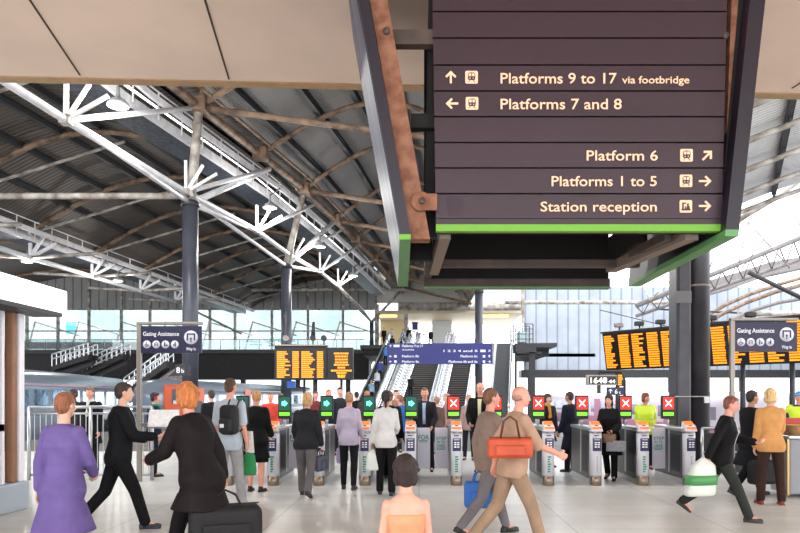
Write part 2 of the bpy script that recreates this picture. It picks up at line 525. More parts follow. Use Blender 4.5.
for i, y in enumerate([12.3, 14.4, 16.6, 19, 21.6, 24.4, 27.2, 29.8]):
    t = thing('arched_rafter', f'pale tubular rafter rising to the right beside the sign, {ORD[i]} from the front', 'roof rafter', pt_r(0, y), 'rafters of the right bay')
    arch_pipe(pt_r, y, 0.10, S, dz=-.1).build('arch_tube', m_grimy, t)
    mb = MB()
    for s in [.08, .22, .36, .50, .64, .78, .92]:
        mb.beam(pt_r(s, y, -.02), pt_r(s, y, .13), .08, .08); mb.beam(pt_r(s, y, -.1), pt_r(s + .025, y + .5, .1), .05, .05)
    mb.build('cleat', m_dark, t)

# -------- spine truss: bright lower chord, brown upper chord, node boxes, fans
JY = [20.3, 27.5, 34, 40.3, 45.2, 51.0]
def chord_pts(tabf, z, ys): return [V((tabf(y), y, z)) for y in ys]
sp = thing('roof_spine_truss', 'long white tubular roof truss running from upper left down to the footbridge', 'roof truss', (xs(28), 28, 9.6))
MB().pipe(chord_pts(xs, 9.6, [13, 17.7, 20.3, 27.5, 34, 40.3, 45.2, 51]), 0.125, 10).build('lower_chord', m_white, sp)
MB().pipe([V((xs(51), 51, 9.6)), V((xs(60) + .3, 62, 9.4)), V((xs(72), 72, 9.2))], 0.10, 8).build('lower_chord_end', m_grimy, sp)
MB().pipe(chord_pts(xb, 13.0, [13, 19, 25.2, 31, 37.8, 46, 55.7, 65, 77]), 0.17, 10).build('upper_chord', m_tan, sp)
MB().pipe([V((xb(y) + .55, y, 13.35)) for y in [13, 25.2, 37.8, 55.7, 77]], 0.08, 8).build('upper_chord', m_tan, sp)
for y in [21, 27.5, 33, 38.5, 45.2, 51, 58, 65]:
    mb = MB(); mb.bbox(xb(y) - .3, y - .35, 12.75, xb(y) + .35, y + .35, 13.3, .04); mb.tube((xb(y), y, 13.2), (xb(y) + .3, y, 13.9), .12, n=8)
    mb.build('node_box', m_tan, sp)
def fan(x, y, z, parent, side=1):
    for dx, dz, w in ((-.06, 1.3, .11), (.62, 1.12, .10), (1.18, .78, .10)):
        q = V((x + dx, y + .15, z + dz))
        MB().beam((x, y, z), q, w, w, up=(0, 1, 0)).build('fan_strut', m_white, parent)
for y in JY + [15.2]:
    x = xs(y); fan(x, y, 9.6, sp)
    MB().tube((x, y, 9.6), (xb(y + 6.8) - .1, y + 6.8, 12.75), 0.10, .09, n=8).build('cross_tube', m_white, sp)
    MB().bbox(x - .16, y - .16, 9.46, x + .16, y + .16, 9.74, .04).build('joint_plate', m_grimy, sp)

# -------- left valley truss
lv = thing('roof_valley_truss', 'distant white tubular roof truss on the left above the glazed wall', 'roof truss', (xl(47), 47, 9.7))
MB().pipe(chord_pts(xl, 9.7, [14, 28, 34, 41, 47.5, 54, 60]), 0.15, 10).build('lower_chord', m_white, lv)
MB().tube((xl(60), 60, 9.7), (xl(74) + 1.2, 72, 8.0), 0.11, n=8).build('lower_chord_end', m_grimy, lv)
for y in [34, 41, 47.5, 54, 60]:
    x = xl(y)
    for dx, dz in ((-.05, 1.5), (.75, 1.3), (1.5, .85)):
        MB().beam((x, y, 9.7), (x + dx, y + .1, 9.7 + dz), .16, .16, up=(0, 1, 0)).build('fan_strut', m_white, lv)
    MB().tube((x, y, 9.7), (x + 4.0, y, 9.95), 0.11, n=8).build('cross_tube', m_grimy, lv)
    MB().tube((x, y, 9.7), (x - 4.0, y, 9.95), 0.11, n=8).build('cross_tube', m_grimy, lv)

# -------- roof walkways (bright beams, rails)
def walkway(fx, z, y0, y1, label, side=-1):
    t = thing('roof_walkway', label, 'walkway', (fx((y0 + y1) / 2), (y0 + y1) / 2, z))
    n = 14; ys = [y0 + (y1 - y0) * i / n for i in range(n + 1)]
    mb = MB(); mb2 = MB(); mb3 = MB(); mb4 = MB()
    for a, b in zip(ys[:-1], ys[1:]):
        mb.beam((fx(a) - 1.25, a, z), (fx(b) - 1.25, b, z), 0.16, 0.34)
        mb2.hexa([(fx(a) - 2.7, a, z - .12), (fx(a) - 1.33, a, z - .12), (fx(b) - 1.33, b, z - .12), (fx(b) - 2.7, b, z - .12)],
                 [(fx(a) - 2.7, a, z), (fx(a) - 1.33, a, z), (fx(b) - 1.33, b, z), (fx(b) - 2.7, b, z)])
        mb3.tube((fx(a) - 1.05, a, z + .95), (fx(b) - 1.05, b, z + .95), .035, n=6)
        mb3.tube((fx(a) - 1.05, a, z + .55), (fx(b) - 1.05, b, z + .55), .025, n=6)
        mb4.beam((fx(a) - .35, a, z + .12), (fx(b) - .35, b, z + .12), 0.14, 0.22)
    mb.build('edge_beam', m_white, t); mb2.build('grating', m_grat, t); mb3.build('handrail', m_white, t); mb4.build('edge_beam', m_white, t)
    y = y0
    while y < y1:
        MB().beam((fx(y) - 1.05, y, z - .1), (fx(y) - 1.05, y, z + .97), .05, .05, up=(0, 1, 0)).build('rail_post', m_white, t)
        y += 1.6 if y < 45 else 3.0
    return t
m_grat = mat('blue_grey_grating', (70, 76, 90), 0.5, col2=(30, 32, 40), vscale=6)
walkway(xb, 12.2, 17, 72, 'white railed walkway high under the roof along the spine truss')
walkway(lambda y: xl(y) + 1.7, 10.7, 26, 76, 'distant white walkway under the roof at the left valley')

# -------- patent glazing slots beside the left valley
mb = MB()
# -------- long horizontal tubes
def htube(p0, p1, r, m, label, name='tie_tube'):
    return MB().tube(p0, p1, r, n=8).build(name, m, label=label, cat='roof tie')
htube((xl(27.5), 27.5, 9.45), (xs(27.5), 27.5, 9.45), 0.13, m_grimy, 'long grey horizontal tie tube running left from the first column head')
htube((xl(70) + 3.2, 70, 12.2), (-1.5, 70, 12.3), 0.16, m_grimy, 'long pale horizontal tube across the grey end wall above the glazing')
htube(P(505, 302.5, 60), P(705, 302.5, 60), 0.16, m_grimy, 'pale horizontal tube in front of the blue-white end wall')
htube(P(738, 313.5, 52), P(830, 313.5, 52), 0.20, m_grimy, 'pale horizontal tube above the gating assistance sign at right')
htube(P(655, 309, 58), P(740, 313, 58), 0.08, m_dark, 'thin dark tube sloping behind the thick right column')

# -------- lamps under the roof
m_dome = mat('lamp_dome_metal', (214, 218, 222), 0.25, metal=0.6)
m_lamp = mat('lamp_glow', (255, 250, 240), 0.5, emit=2.0)
for px, py, Y, lb in ((118, 106, 21.5, 'round dome lamp under the walkway near the front left fan'),
                      (270, 208, 33.5, 'round dome lamp hung beside the second column'),
                      (320, 247, 41, 'round dome lamp hanging above the glazed wall right of the second column'),
                      (353, 276, 50, 'farthest round dome lamp before the footbridge'),
                      (27, 262, 41.5, 'small dome lamp at the far left valley truss'),
                      (118, 281, 47, 'small dome lamp above the left glazing')):
    p = P(px, py, Y); t = thing('dome_lamp', lb, 'lamp', p, 'dome lamps under the roof')
    r = 0.34
    MB().lathe([(r, 0), (r * .95, .08), (r * .6, .2), (r * .25, .26), (.06, .36), (.04, .7)], p, 16).build('lamp_shade', m_dome, t)
    MB().lathe([(r * .9, -.02), (r * .88, .01)], p, 16).build('lens', m_lamp, t)
    pl_ = bpy.data.lights.new('dome_lamp_light', 'POINT'); pl_.energy = 900 if Y < 36 else 700; pl_.color = (1, .97, .92); pl_.shadow_soft_size = .25
    lo_ = bpy.data.objects.new('dome_lamp_light', pl_); C.objects.link(lo_); lo_.location = p - V((0, 0, .25))
    MB().beam(p + V((0, 0, .6)), p + V((.5, 0, .95)), .05, .05).build('bracket', m_dark, t)

# ================================================================= COLUMNS
def column(x, y, r, ztop, label, struts=(), plates=False):
    t = thing('steel_column', label, 'column', (x, y, 0))
    MB().tube((x, y, 0), (x, y, ztop), r, n=20).build('shaft', m_col, t)
    MB().lathe([(r, 0), (r * 1.18, .02), (r * 1.18, .18), (r, .24)], (x, y, ztop - .2), 20).build('head', m_dark, t)
    MB().lathe([(r * 1.7, 0), (r * 1.7, .05), (r * 1.05, .08)], (x, y, 0), 20).build('base_plate', m_dark, t)
    for p, rr, m in struts:
        MB().tube((x, y, ztop - .05), p, rr, rr * .85, n=10).build('branch_strut', m, t)
    return t
c1 = column(-9.2, 28, .31, 9.35, 'blue-grey steel column at left with branching white struts',
            [((xb(27.5), 27.5, 12.75), .2, m_grimy), ((xs(20.3) + .1, 20.3, 9.6), .10, m_white), ((xs(34), 34, 9.6), .10, m_white),
             ((xb(34) - .1, 34.5, 12.8), .14, m_white)])
c2 = column(-7.55, 39.6, .30, 9.0, 'dark steel column in the middle of the left glazed wall',
            [((xb(39) - .2, 39, 12.75), .2, m_grimy), ((xs(27.5), 27.8, 9.55), .10, m_white), ((xs(47), 45.2, 9.6), .10, m_white), ((xb(45), 45, 12.8), .16, m_white)])
c3 = column(4.35, 50.5, .29, 9.2, 'slim dark steel column standing beside the stairs behind the blue sign',
            [((1.0, 50.5, 10.6), .10, m_grimy), ((7.0, 50.5, 10.6), .10, m_grimy)])
MB().lathe([(.30, 0), (.302, .03)], (-9.2, 28, ZP(368, 28)), 20).build('band', m_grimy, c1)
# V struts at the head of the spine truss
t = thing('roof_branch_prop', 'V-shaped pair of grey struts carrying the far end of the spine truss', 'strut', (xs(72), 72, 9.2))
MB().tube((xs(72), 72, 9.2), P(400, 292, 74), .16, n=8).build('strut', m_grimy, t)
MB().tube((xs(72), 72, 9.2), P(340, 289, 62), .12, n=8).build('strut', m_grimy, t)
MB().tube((xs(72), 72, 6.4), (xs(72), 72, 9.3), .22, n=10).build('shaft', m_col, t)
# thick near column on the right (twin shafts clad together)
x0, x1 = XP(673.5, 13.6), XP(710, 13.4)
t = thing('steel_column', 'very thick dark twin-shaft column on the right under the hanging sign', 'column', (5.3, 13.5, 0))
MB().bbox(x0, 13.4, 0, XP(692, 13.4), 13.9, 11, .05).build('shaft', mat('dark_column_paint', (50, 48, 54), 0.3, var=.2), t)
MB().tube((XP(699.5, 13.6), 13.72, 0), (XP(699.5, 13.6), 13.72, 11), .24, n=24).build('shaft', mat('dark_column_paint'), t)
MB().box(XP(677, 13.37), 13.385, ZP(303, 13.4), XP(692, 13.37), 13.40, ZP(291, 13.4)).build('plate', mat('grey_plate', (92, 90, 92), 0.4), t)
MB().lathe([(.245, 0), (.252, .01), (.252, .03), (.245, .04)], (XP(699.5, 13.6), 13.72, ZP(286, 13.5)), 24).build('band', m_grimy, t)
MB().box(XP(673, 13.35), 13.38, ZP(397, 13.4), XP(711, 13.35), 13.40, ZP(396, 13.4)).build('band', m_grimy, t)
MB().box(XP(706, 13.3), 13.36, ZP(403, 13.35), XP(711, 13.3), 13.4, ZP(397, 13.35)).build('notice', mat('notice_white', (226, 226, 230), .5), t)

# ================================================================= END WALLS
WY = 79.0
mb = MB(); mb.box(-56, WY, ZP(309, WY), XP(376, WY), WY + .3, 17.5)
struct(mb, 'wall_back_left', m_clad)
mb = MB(); mb.box(XP(376, WY), WY, ZP(303, WY), XP(524, WY), WY + .3, 17.5)
struct(mb, 'wall_back_middle', mat('pale_fascia', (196, 194, 190), .6, var=.06, vscale=.4))
mb = MB(); mb.box(XP(524, WY), WY, ZP(371, WY), 48, WY + .3, ZP(287, WY))
struct(mb, 'wall_back_right', m_cladR)
# side walls far out
struct(MB().box(-56.5, 19.5, 2.4, -56.2, 79, 13), 'wall_left', m_clad)
struct(MB().box(44, 34, 3, 44.3, 79, 10), 'wall_right', m_cladR)
# glazing with mullions
wx = [-60, -12, 27, 58, 89, 121.5, 150, 210, 235, 272, 308, 343, 376]
g = thing('window_1', 'long glazed wall', 'window', (XP(200, WY), WY, 6.6)); del g['category']; del g['label']; g['kind'] = 'structure'
for a, b in zip(wx[:-1], wx[1:]):
    MB().box(XP(a, WY) + .08, WY + .1, 6.5, XP(b, WY) - .08, WY + .13, ZP(309.5, WY)).build('pane', m_glass, g)
for a in wx:
    MB().beam((XP(a, WY), WY, 6.4), (XP(a, WY), WY, ZP(258 if a > 60 else 285, WY)), .26, .3, up=(0, 1, 0)).build('mullion', m_grimy, g)
mb = MB()
for py in (309.5, 331, 350): mb.box(XP(-12, WY), WY - .02, ZP(py, WY) - .07, XP(376, WY), WY + .12, ZP(py, WY) + .07)
mb.build('transom', m_grimy, g)
# behind the glass: added pale wall toning down the bright sky, with frames
bh = thing('glazing_backdrop', 'added pale backdrop wall and steel frames seen through the long glazing', 'building', (-20, 96, 0))
m_pale = mat('pale_backdrop', (196, 208, 210), .7, var=.22, vscale=.12)
MB().box(-120, 150, -1, -12, 151, 26).build('wall', m_pale, bh)
mb = MB()
for i in range(9):
    x = -50 + i * 5.5; mb.tube((x, 88, 5.6), (x + 1.5, 88, 11), .12, n=6); mb.tube((x + 1.5, 88, 10.9), (x + 7, 88, 9.2), .1, n=6)
mb.build('frame', m_grimy, bh)
MB().box(-50, 86, 7.4, -33, 86.6, 8.2).build('lintel', mat('purple_brown_band', (148, 112, 120), .6), bh)
MB().box(XP(66, 90), 90, ZP(334, 90), XP(76, 90), 90.2, ZP(322, 90)).build('screen', mat('cyan_screen', (90, 214, 240), .5, emit=1.2), bh)

# lower right steelwork beyond the open gable
m_mid = mat('mid_grey_steel', (124, 118, 116), .6, var=.15)
def curve_rib(px, Y, r, m, label, cat='roof rafter'):
    MB().pipe([P(a, b, Y) for a, b in px], r, 8).build('arched_rafter', m, label=label, cat=cat)
for yy_ in (50, 55, 60):
    MB().tube((XP(697, yy_), yy_, -.95), (XP(697, yy_), yy_, ZP(330, yy_)), .16, n=8).build('support_post', m_mid, label=f'grey post under the distant curved rafters behind the thick column, {"nearest" if yy_ == 50 else "middle" if yy_ == 55 else "farthest"}', cat='post')
curve_rib([(688, 345), (700, 330), (720, 315), (745, 303), (775, 292), (812, 282)], 55, .16, m_tan, 'lower brown curved rafter of the distant right roof')
curve_rib([(690, 330), (705, 317), (725, 305), (750, 294), (780, 284), (812, 275)], 60, .16, m_tan, 'upper brown curved rafter of the distant right roof')
curve_rib([(700, 342), (722, 325), (750, 311), (780, 302), (812, 297)], 50, .14, m_mid, 'grey curved rafter just above the gating assistance sign')
tr = thing('gable_truss', 'light grey lattice truss crossing the bright open gable at right', 'roof truss', P(720, 262, 45))
a = P(636, 306, 45); b = P(822, 229, 45)
MB().tube(a, b, .16, n=8).build('chord', m_mid, tr)
a2 = P(636, 316, 47); b2 = P(822, 252, 47)
MB().tube(a2, b2, .12, n=8).build('chord', m_mid, tr)
mb = MB()
for i in range(13):
    u = i / 13; v = (i + .5) / 13; w = (i + 1) / 13
    mb.tube(a.lerp(b, u), a2.lerp(b2, v), .05, n=6); mb.tube(a2.lerp(b2, v), a.lerp(b, w), .04, n=6)
mb.build('lacing', m_mid, tr)
mb = MB()
for (p, q) in (((748, 222), (738, 268)), ((748, 222), (790, 268)), ((790, 205), (744, 266)), ((790, 205), (812, 250)), ((700, 262), (728, 230)), ((650, 300), (690, 262)), ((650, 300), (642, 285)), ((716, 250), (704, 285))):
    mb.tube(P(*p, 44), P(*q, 45), .045, n=6)
mb.build('cable', m_grimy, tr)
MB().tube((XP(692, 45), 45, -.95), P(692, 279, 45), .2, n=8).build('post', m_mid, tr)
MB().pipe([P(800, 180, 31), P(775, 198, 31), P(745, 216, 31), P(715, 236, 31)], .13, 8).build('edge_tube', m_grimy, tr)
t = thing('gable_strut_tube', 'dark diagonal strut descending to the right across the distant gable', 'strut', P(760, 285, 42))
MB().tube(P(748, 272, 42), P(812, 303, 42), .14, n=8).build('tube', m_dark, t)
t = thing('distant_canopy', 'grey canopy roof under the open gable at far right', 'canopy', P(760, 275, 70))
MB().prism([P(690, 300, 70), P(700, 283, 70), P(745, 270, 70), P(770, 262, 70), P(830, 252, 70), P(830, 262, 70), P(770, 275, 70), P(740, 286, 70)], (0, 3, 0)).build('roof', m_mid, t)
# cross cable on the right end wall
MB().tube(P(600, 310, 77), P(745, 345, 77), .05, n=6).build('cable', m_dark, label='thin dark cable sloping across the blue-white end wall', cat='cable')

# ================================================================= FOOTBRIDGE
SYAW = R(-8.5); SY = 52.0
def sfr(x, y, z): 
    c, s_ = math.cos(SYAW), math.sin(SYAW)
    return V((x * c - y * s_, SY + x * s_ + y * c, z))
fb = thing('footbridge', 'dark footbridge deck crossing behind the stairs with glass-panelled rail', 'footbridge', (-10, 74, 0))
BZ = 6.4
MB().box(-56, 73.5, BZ - .35, XP(366, 73.5), 79, BZ).build('deck', m_dark, fb)
m_under = mat('bridge_underside', (34, 32, 34), .7, var=.3)
MB().box(-56, 74, 3.35, XP(366, 74) + .3, 78.6, BZ - .35).build('girder', m_under, fb)  # deep dark box stands for the black area under the deck
_a = sfr(0, 13.25, 0); _x0 = XP(366, 73.5); _fy = lambda x: _a.y + (x - _a.x) * math.tan(SYAW)
MB().hexa([(_x0, _fy(_x0), BZ - .35), (12.6, _fy(12.6), BZ - .35), (12.6, 79, BZ - .35), (_x0, 79, BZ - .35)], [(_x0, _fy(_x0), BZ), (12.6, _fy(12.6), BZ), (12.6, 79, BZ), (_x0, 79, BZ)]).build('deck', m_dark, fb)
MB().box(XP(366, 73.5) + .3, 66.4, BZ - 1.0, 12.4, 78.6, BZ - .35).build('girder', m_under, fb)
MB().box(11.4, 77.5, 3.6, 48, 79.6, ZP(370, 78)).build('girder', m_dark, fb)
mb = MB()
x = -55.8
while x < XP(366, 73.5):
    MB().box(x, 73.55, BZ + .1, x + 1.9, 73.58, BZ + 1.05).build('glass_panel', m_bal, fb)
    MB().beam((x - .05, 73.56, BZ), (x - .05, 73.56, BZ + 1.12), .06, .06, up=(0, 1, 0)).build('rail_post', m_dark, fb); x += 2.05
MB().box(-56, 73.5, BZ + 1.08, XP(366, 73.5), 73.62, BZ + 1.16).build('handrail', m_grimy, fb)
for x in (-40, -33, -26, -19.5, -13.5, -8):
    MB().box(x, 76, -.95, x + .5, 76.5, 3.4).build('pier', m_dark, fb)
for x in (12.2, 20, 28, 36):
    MB().box(x, 78, -.95, x + .4, 78.4, 4.3).build('pier', m_dark, fb)
# concourse hall above the stairs: pipe, ceiling, lamps
MB().tube(P(398, 306.5, 77), P(521, 306.5, 77), .45, n=14).build('ventilation_duct', m_grimy, label='thick pale duct running along the top of the bridge opening', cat='duct')
struct(MB().box(XP(376, 78), 78.2, ZP(313, 78), XP(524, 78), 90, ZP(310, 78)), 'ceiling_bridge_hall', mat('hall_ceiling_cream', (206, 190, 158), .6))
struct(MB().box(XP(376, 78), 79, BZ - .4, 20, 90, BZ - .02), 'floor_bridge_hall', mat('hall_floor', (170, 170, 170), .5))
MB().box(XP(375.5, 79), 79, BZ, XP(379, 79), 79.4, ZP(304, 79)).build('wall_pier', m_grimy, kind='structure')
MB().box(XP(404, 79), 79, BZ, XP(408, 79), 79.4, ZP(304, 79)).build('wall_pier', m_grimy, kind='structure')
for px, lb in ((500, 'warm glowing ceiling lamp at the right end of the bridge hall'), (486, 'warm ceiling lamp behind the slim column head'), (388, 'warm ceiling lamp above the escalator head')):
    p = P(px, 315.5, 79.6)
    MB().bbox(p.x - 1.0, p.y, p.z - .12, p.x + 1.0, p.y + .8, p.z + .14, .05).build('ceiling_lamp', mat('warm_lamp', (255, 214, 130), .5, emit=2.2), label=lb, cat='lamp')
# shop boxes inside the hall
MB().box(XP(380, 86), 86, BZ, XP(404, 86), 86.3, ZP(318, 86)).build('wall_hall', mat('cream_wall', (226, 204, 160), .7), kind='structure')
MB().box(XP(432, 86), 86, BZ, XP(452, 86), 86.3, ZP(316, 86)).build('wall_hall', mat('pale_wall', (206, 210, 214), .7), kind='structure')
MB().box(XP(412, 85), 85, ZP(330, 85), XP(418, 85), 85.1, ZP(322, 85)).build('information_screen', mat('blue_sign_panel', (42, 44, 118), .4), label='small blue information screen in the bridge hall', cat='screen')

# ================================================================= STAIRS AND ESCALATORS (a turned frame)
RISE, RUN = 6.4, 12.6
def sline(x, u, dz): return sfr(x, u * RUN, u * RISE + dz)
m_tread = mat('dark_stair_tread', (58, 54, 54), .7, var=.2)
m_nose = mat('pale_stair_nosing', (120, 116, 112), .6)
m_rail = mat('bright_handrail_steel', (228, 232, 236), .25, metal=.55)
def stairs(xa, xb_, label):
    t = thing('staircase', label, 'stairs', sfr((xa + xb_) / 2, 0, 0)); n = 34
    for k in range(n):
        u0, u1 = k / n, (k + 1) / n if k < n - 1 else 13.22 / RUN; mb = MB(); z0, z1 = u0 * RISE, (k + 1) / n * RISE
        b = [sfr(xa, u0 * RUN, max(0, z0 - .5)), sfr(xb_, u0 * RUN, max(0, z0 - .5)), sfr(xb_, u1 * RUN + .02, max(0, z0 - .4)), sfr(xa, u1 * RUN + .02, max(0, z0 - .4))]
        tp = [sfr(xa, u0 * RUN, z1), sfr(xb_, u0 * RUN, z1), sfr(xb_, u1 * RUN + .02, z1), sfr(xa, u1 * RUN + .02, z1)]
        mb.hexa(b, tp); mb.build('step', m_tread, t)
    mb = MB()
    for k in range(n):
        z1 = (k + 1) / n * RISE
        mb.beam(sfr(xa + .02, k / n * RUN - .01, z1 - .02), sfr(xb_ - .02, k / n * RUN - .01, z1 - .02), .05, .06)
    mb.build('nosing', m_nose, t)
    return t
def rail(x, label, post=26, top=1.0, twin=True):
    t = thing('stair_railing', label, 'railing', sfr(x, 0, 0))
    mb = MB()
    for dz, r in ((top, .05), (top - .35, .035), (.35, .035)):
        mb.pipe([sline(x, -.05, dz), sline(x, 0, dz), sline(x, .48, dz), sline(x, .52, dz), sline(x, 1, dz), sfr(x, RUN + .9, RISE + dz)], r, 6)
        if twin: mb.pipe([sline(x + .28, -.05, dz), sline(x + .28, 1, dz), sfr(x + .28, RUN + .9, RISE + dz)], r, 6)
    mb.build('handrail', m_rail, t)
    mb = MB()
    for k in range(post + 1):
        u = k / post
        mb.beam(sline(x, u, 0), sline(x, u, top), .05, .05, up=(0, 1, 0))
        if twin: mb.beam(sline(x + .28, u, 0), sline(x + .28, u, top), .05, .05, up=(0, 1, 0))
    mb.build('baluster', m_rail, t)
def escalator(xa, xb_, label, solid=False):
    t = thing('escalator', label, 'escalator', sfr((xa + xb_) / 2, 0, 0))
    for x in (xa, xb_):
        g = MB(); w = .05
        g.hexa([sline(x - w, -.06, .0) - V((0, 0, 0)), sline(x + w, -.06, .0), sline(x + w, 1.04, -.1), sline(x - w, 1.04, -.1)],
               [sline(x - w, -.06, .9), sline(x + w, -.06, .9), sline(x + w, 1.04, .85), sline(x - w, 1.04, .85)])
        g.build('balustrade', mat('escalator_white_panel', (224, 228, 232), .35) if solid else m_bal, t)
        MB().pipe([sfr(x, -1.6, .8), sfr(x, -1.2, .98), sline(x, -.02, .98), sline(x, 1, .98), sfr(x, RUN + 1.5, RISE + .98)], .07, 8).build('handrail', m_rail, t)
        MB().beam(sline(x, -.06, .02), sline(x, 1.04, .02), .16, .22).build('skirt', m_rail, t)
    n = 40; mb = MB()
    for k in range(n):
        u0, u1 = k / n, (k + 1) / n if k < n - 1 else 13.1 / RUN; z1 = u0 * RISE
        mb.hexa([sfr(xa + .1, u0 * RUN, max(0, z1 - .45)), sfr(xb_ - .1, u0 * RUN, max(0, z1 - .45)), sfr(xb_ - .1, u1 * RUN, max(0, z1 - .35)), sfr(xa + .1, u1 * RUN, max(0, z1 - .35))],
                [sfr(xa + .1, u0 * RUN, z1), sfr(xb_ - .1, u0 * RUN, z1), sfr(xb_ - .1, u1 * RUN, z1), sfr(xa + .1, u1 * RUN, z1)])
    mb.build('moving_steps', mat('escalator_step', (92, 92, 94), .4, metal=.5), t)
    MB().hexa([sfr(xa, 2.5, -.0), sfr(xb_, 2.5, -.0), sfr(xb_, RUN, RISE - 1.8), sfr(xa, RUN, RISE - 1.8)],
              [sfr(xa, 2.5, .8), sfr(xb_, 2.5, .8), sfr(xb_, RUN, RISE - .5), sfr(xa, RUN, RISE - .5)]).build('truss_casing', m_dark, t)
    return t
escalator(-4.75, -3.45, 'glass-sided escalator at the left of the stairs full of passengers')
rail(-2.75, 'bright steel railing right of the left escalator')
rail(-2.0, 'bright steel railing along the left edge of the left staircase')
stairs(-1.65, .65, 'left flight of dark stairs up to the footbridge')
rail(.72, 'twin bright railing between the two stair flights')
rail(1.35, 'bright steel railing along the left edge of the right staircase')
stairs(1.7, 3.35, 'right flight of dark stairs beside the slim column')
rail(3.45, 'bright railing right of the stairs beside the slim column')
escalator(5.25, 6.65, 'empty escalator with tall white sides at the right of the stairs', solid=True)
# wide white casing right of it
MB().hexa([sfr(6.8, -.5, 0), sfr(7.05, -.5, 0), sfr(7.05, RUN + .5, RISE - 1), sfr(6.8, RUN + .5, RISE - 1)],
          [sfr(6.8, -.5, 1.3), sfr(7.05, -.5, 1.3), sfr(7.05, RUN + .5, RISE + 1.4), sfr(6.8, RUN + .5, RISE + 1.4)]).build('escalator_side_screen', mat('white_screen', (232, 234, 238), .4), label='tall white side screen along the right escalator', cat='screen')

# left-hand distant stairs below the bridge
def side_stairs(p0, p1, w, label, esc=False):
    p0 = V(p0); p1 = V(p1); t = thing('staircase' if not esc else 'escalator', label, 'stairs' if not esc else 'escalator', p0)
    n = 24; d = (p1 - p0) / n; mb = MB()
    for k in range(n):
        a = p0 + d * k
        mb.box(a.x, a.y, a.z - .4, a.x + d.x, a.y + w, a.z + d.z)
    mb.build('steps', m_tread, t)
    for yy in (0, w):
        for dz in (1.0, .6):
            MB().tube(p0 + V((0, yy, dz)), p1 + V((0, yy, dz)), .07, n=6).build('handrail', m_rail, t)
        mb = MB()
        for k in range(0, n + 1, 3):
            a = p0 + d * k + V((0, yy, 0)); mb.beam(a, a + V((0, 0, 1)), .06, .06, up=(0, 1, 0))
        mb.build('baluster', m_rail, t)
    MB().prism([p0 + V((0, w / 2, -.1)), p1 + V((0, w / 2, -.1)), p1 + V((0, w / 2, -.9)), p0 + V((0, w / 2, -.9))], (0, .2, 0)).build('stringer', m_dark, t)
side_stairs(P(52, 366, 60), P(88, 354.5, 60), 1.8, 'dark stairs with white handrails far left under the footbridge')
side_stairs(P(82, 372, 62), P(122, 354, 62), 1.8, 'second distant flight with white handrails under the footbridge')
side_stairs(P(124, 392, 52), P(166, 361, 52), 1.6, 'sloping escalator behind the left gating assistance sign', True)
MB().prism([P(140, 392, 51), P(184, 362, 51), P(184, 392, 51)], (0, .3, 0)).build('wall_escalator_side', mat('rubble_grey', (128, 124, 122), .8, var=.35, vscale=8), kind='structure')

# gantry with cage right of the escalators
gt = thing('service_gantry', 'dark steel service platform with cage right of the escalators', 'gantry', P(535, 400, 40))
gy = 40
MB().box(XP(516, gy), gy, ZP(352, gy), XP(536.5, gy), gy + 1.4, ZP(343.5, gy)).build('platform', m_dark, gt)
MB().box(XP(531, gy), gy + .4, 0, XP(536.5, gy), gy + .8, ZP(345, gy)).build('post', m_dark, gt)
MB().box(XP(516, gy), gy + .4, 0, XP(518, gy), gy + .6, ZP(345, gy)).build('post', m_dark, gt)
MB().beam(P(536, 353, gy + .5), P(542, 353, gy + .5), .2, .12).build('bracket', m_dark, gt)
mb = MB()
for px in (513.5, 519, 526, 533):
    mb.beam(P(px, 343.5, gy), P(px, 324, gy), .05, .05, up=(0, 1, 0))
for py in (324, 329, 334, 339):
    mb.beam(P(513.5, py, gy), P(533, py, gy), .04, .04)
mb.build('cage', m_dark, gt); mb2 = MB(); mb2.v = [(v[0], v[1] + 1.3, v[2]) for v in mb.v]; mb2.f = mb.f; mb2.sm = mb.sm; mb2.build('cage', m_dark, gt)
MB().bbox(XP(519, gy), gy + .3, ZP(342, gy), XP(528, gy), gy + 1, ZP(331, gy), .04).build('cabinet', mat('pale_cyan_box', (190, 214, 220), .5), gt)
MB().beam(P(523, 323, gy), P(523, 288, gy), .16, .16, up=(0, 1, 0)).build('mast', m_grimy, gt)
# ================================================================= HANGING DIRECTION SIGN
m_plank = mat('purple_sign_plank', (50, 30, 40), .42, var=.10, vscale=1.2, col2=None, bump=.06, bscale=3, stretch=(.4, 1, 2))
m_purple = mat('dark_purple_fascia', (28, 20, 34), .4, var=.1)
m_green = mat('lime_green_trim', (104, 168, 34), .45)
m_orange = mat('orange_lit_post', (150, 102, 78), .7, col2=(116, 70, 48), vscale=9, bump=.3, bscale=40)  # orange light on the frame posts is put into the base colour
m_brown = mat('brown_sign_frame', (76, 62, 56), .6, var=.25)
m_peach = mat('warm_lit_lettering', (250, 206, 170), .5)  # white lettering, warm light tinted into its base colour
m_void = mat('sign_interior_shade', (20, 17, 18), .8)  # black base colour stands in for shade inside the hollow sign
FY, BY = 6.0, 8.6
S_ = thing('hanging_direction_sign', 'huge purple plank sign hanging overhead with platform directions and lime green edge', 'sign', (1.4, 7.2, 2.9))
lines = [-66, -40, -14.5, 11, 37.5, 64.5, 90.5, 116.2, 142, 167.5, 193.2, 218.7]
def pe(py): return XP(436 - 3.4 * (228 - py) / 228 , FY), XP(722 + 5 * (228 - py) / 228, FY)
for i in range(len(lines) - 1):
    t_, b_ = ZP(lines[i], FY) - .012, ZP(lines[i + 1], FY) + .003
    (lt, rt), (lb, rb) = pe(lines[i]), pe(lines[i + 1])
    MB().hexa([(lb, FY, b_), (rb, FY, b_), (rb, FY + .03, b_), (lb, FY + .03, b_)], [(lt, FY, t_), (rt, FY, t_), (rt, FY + .03, t_), (lt, FY + .03, t_)]).build('plank', m_plank, S_)
(l, r) = pe(225)
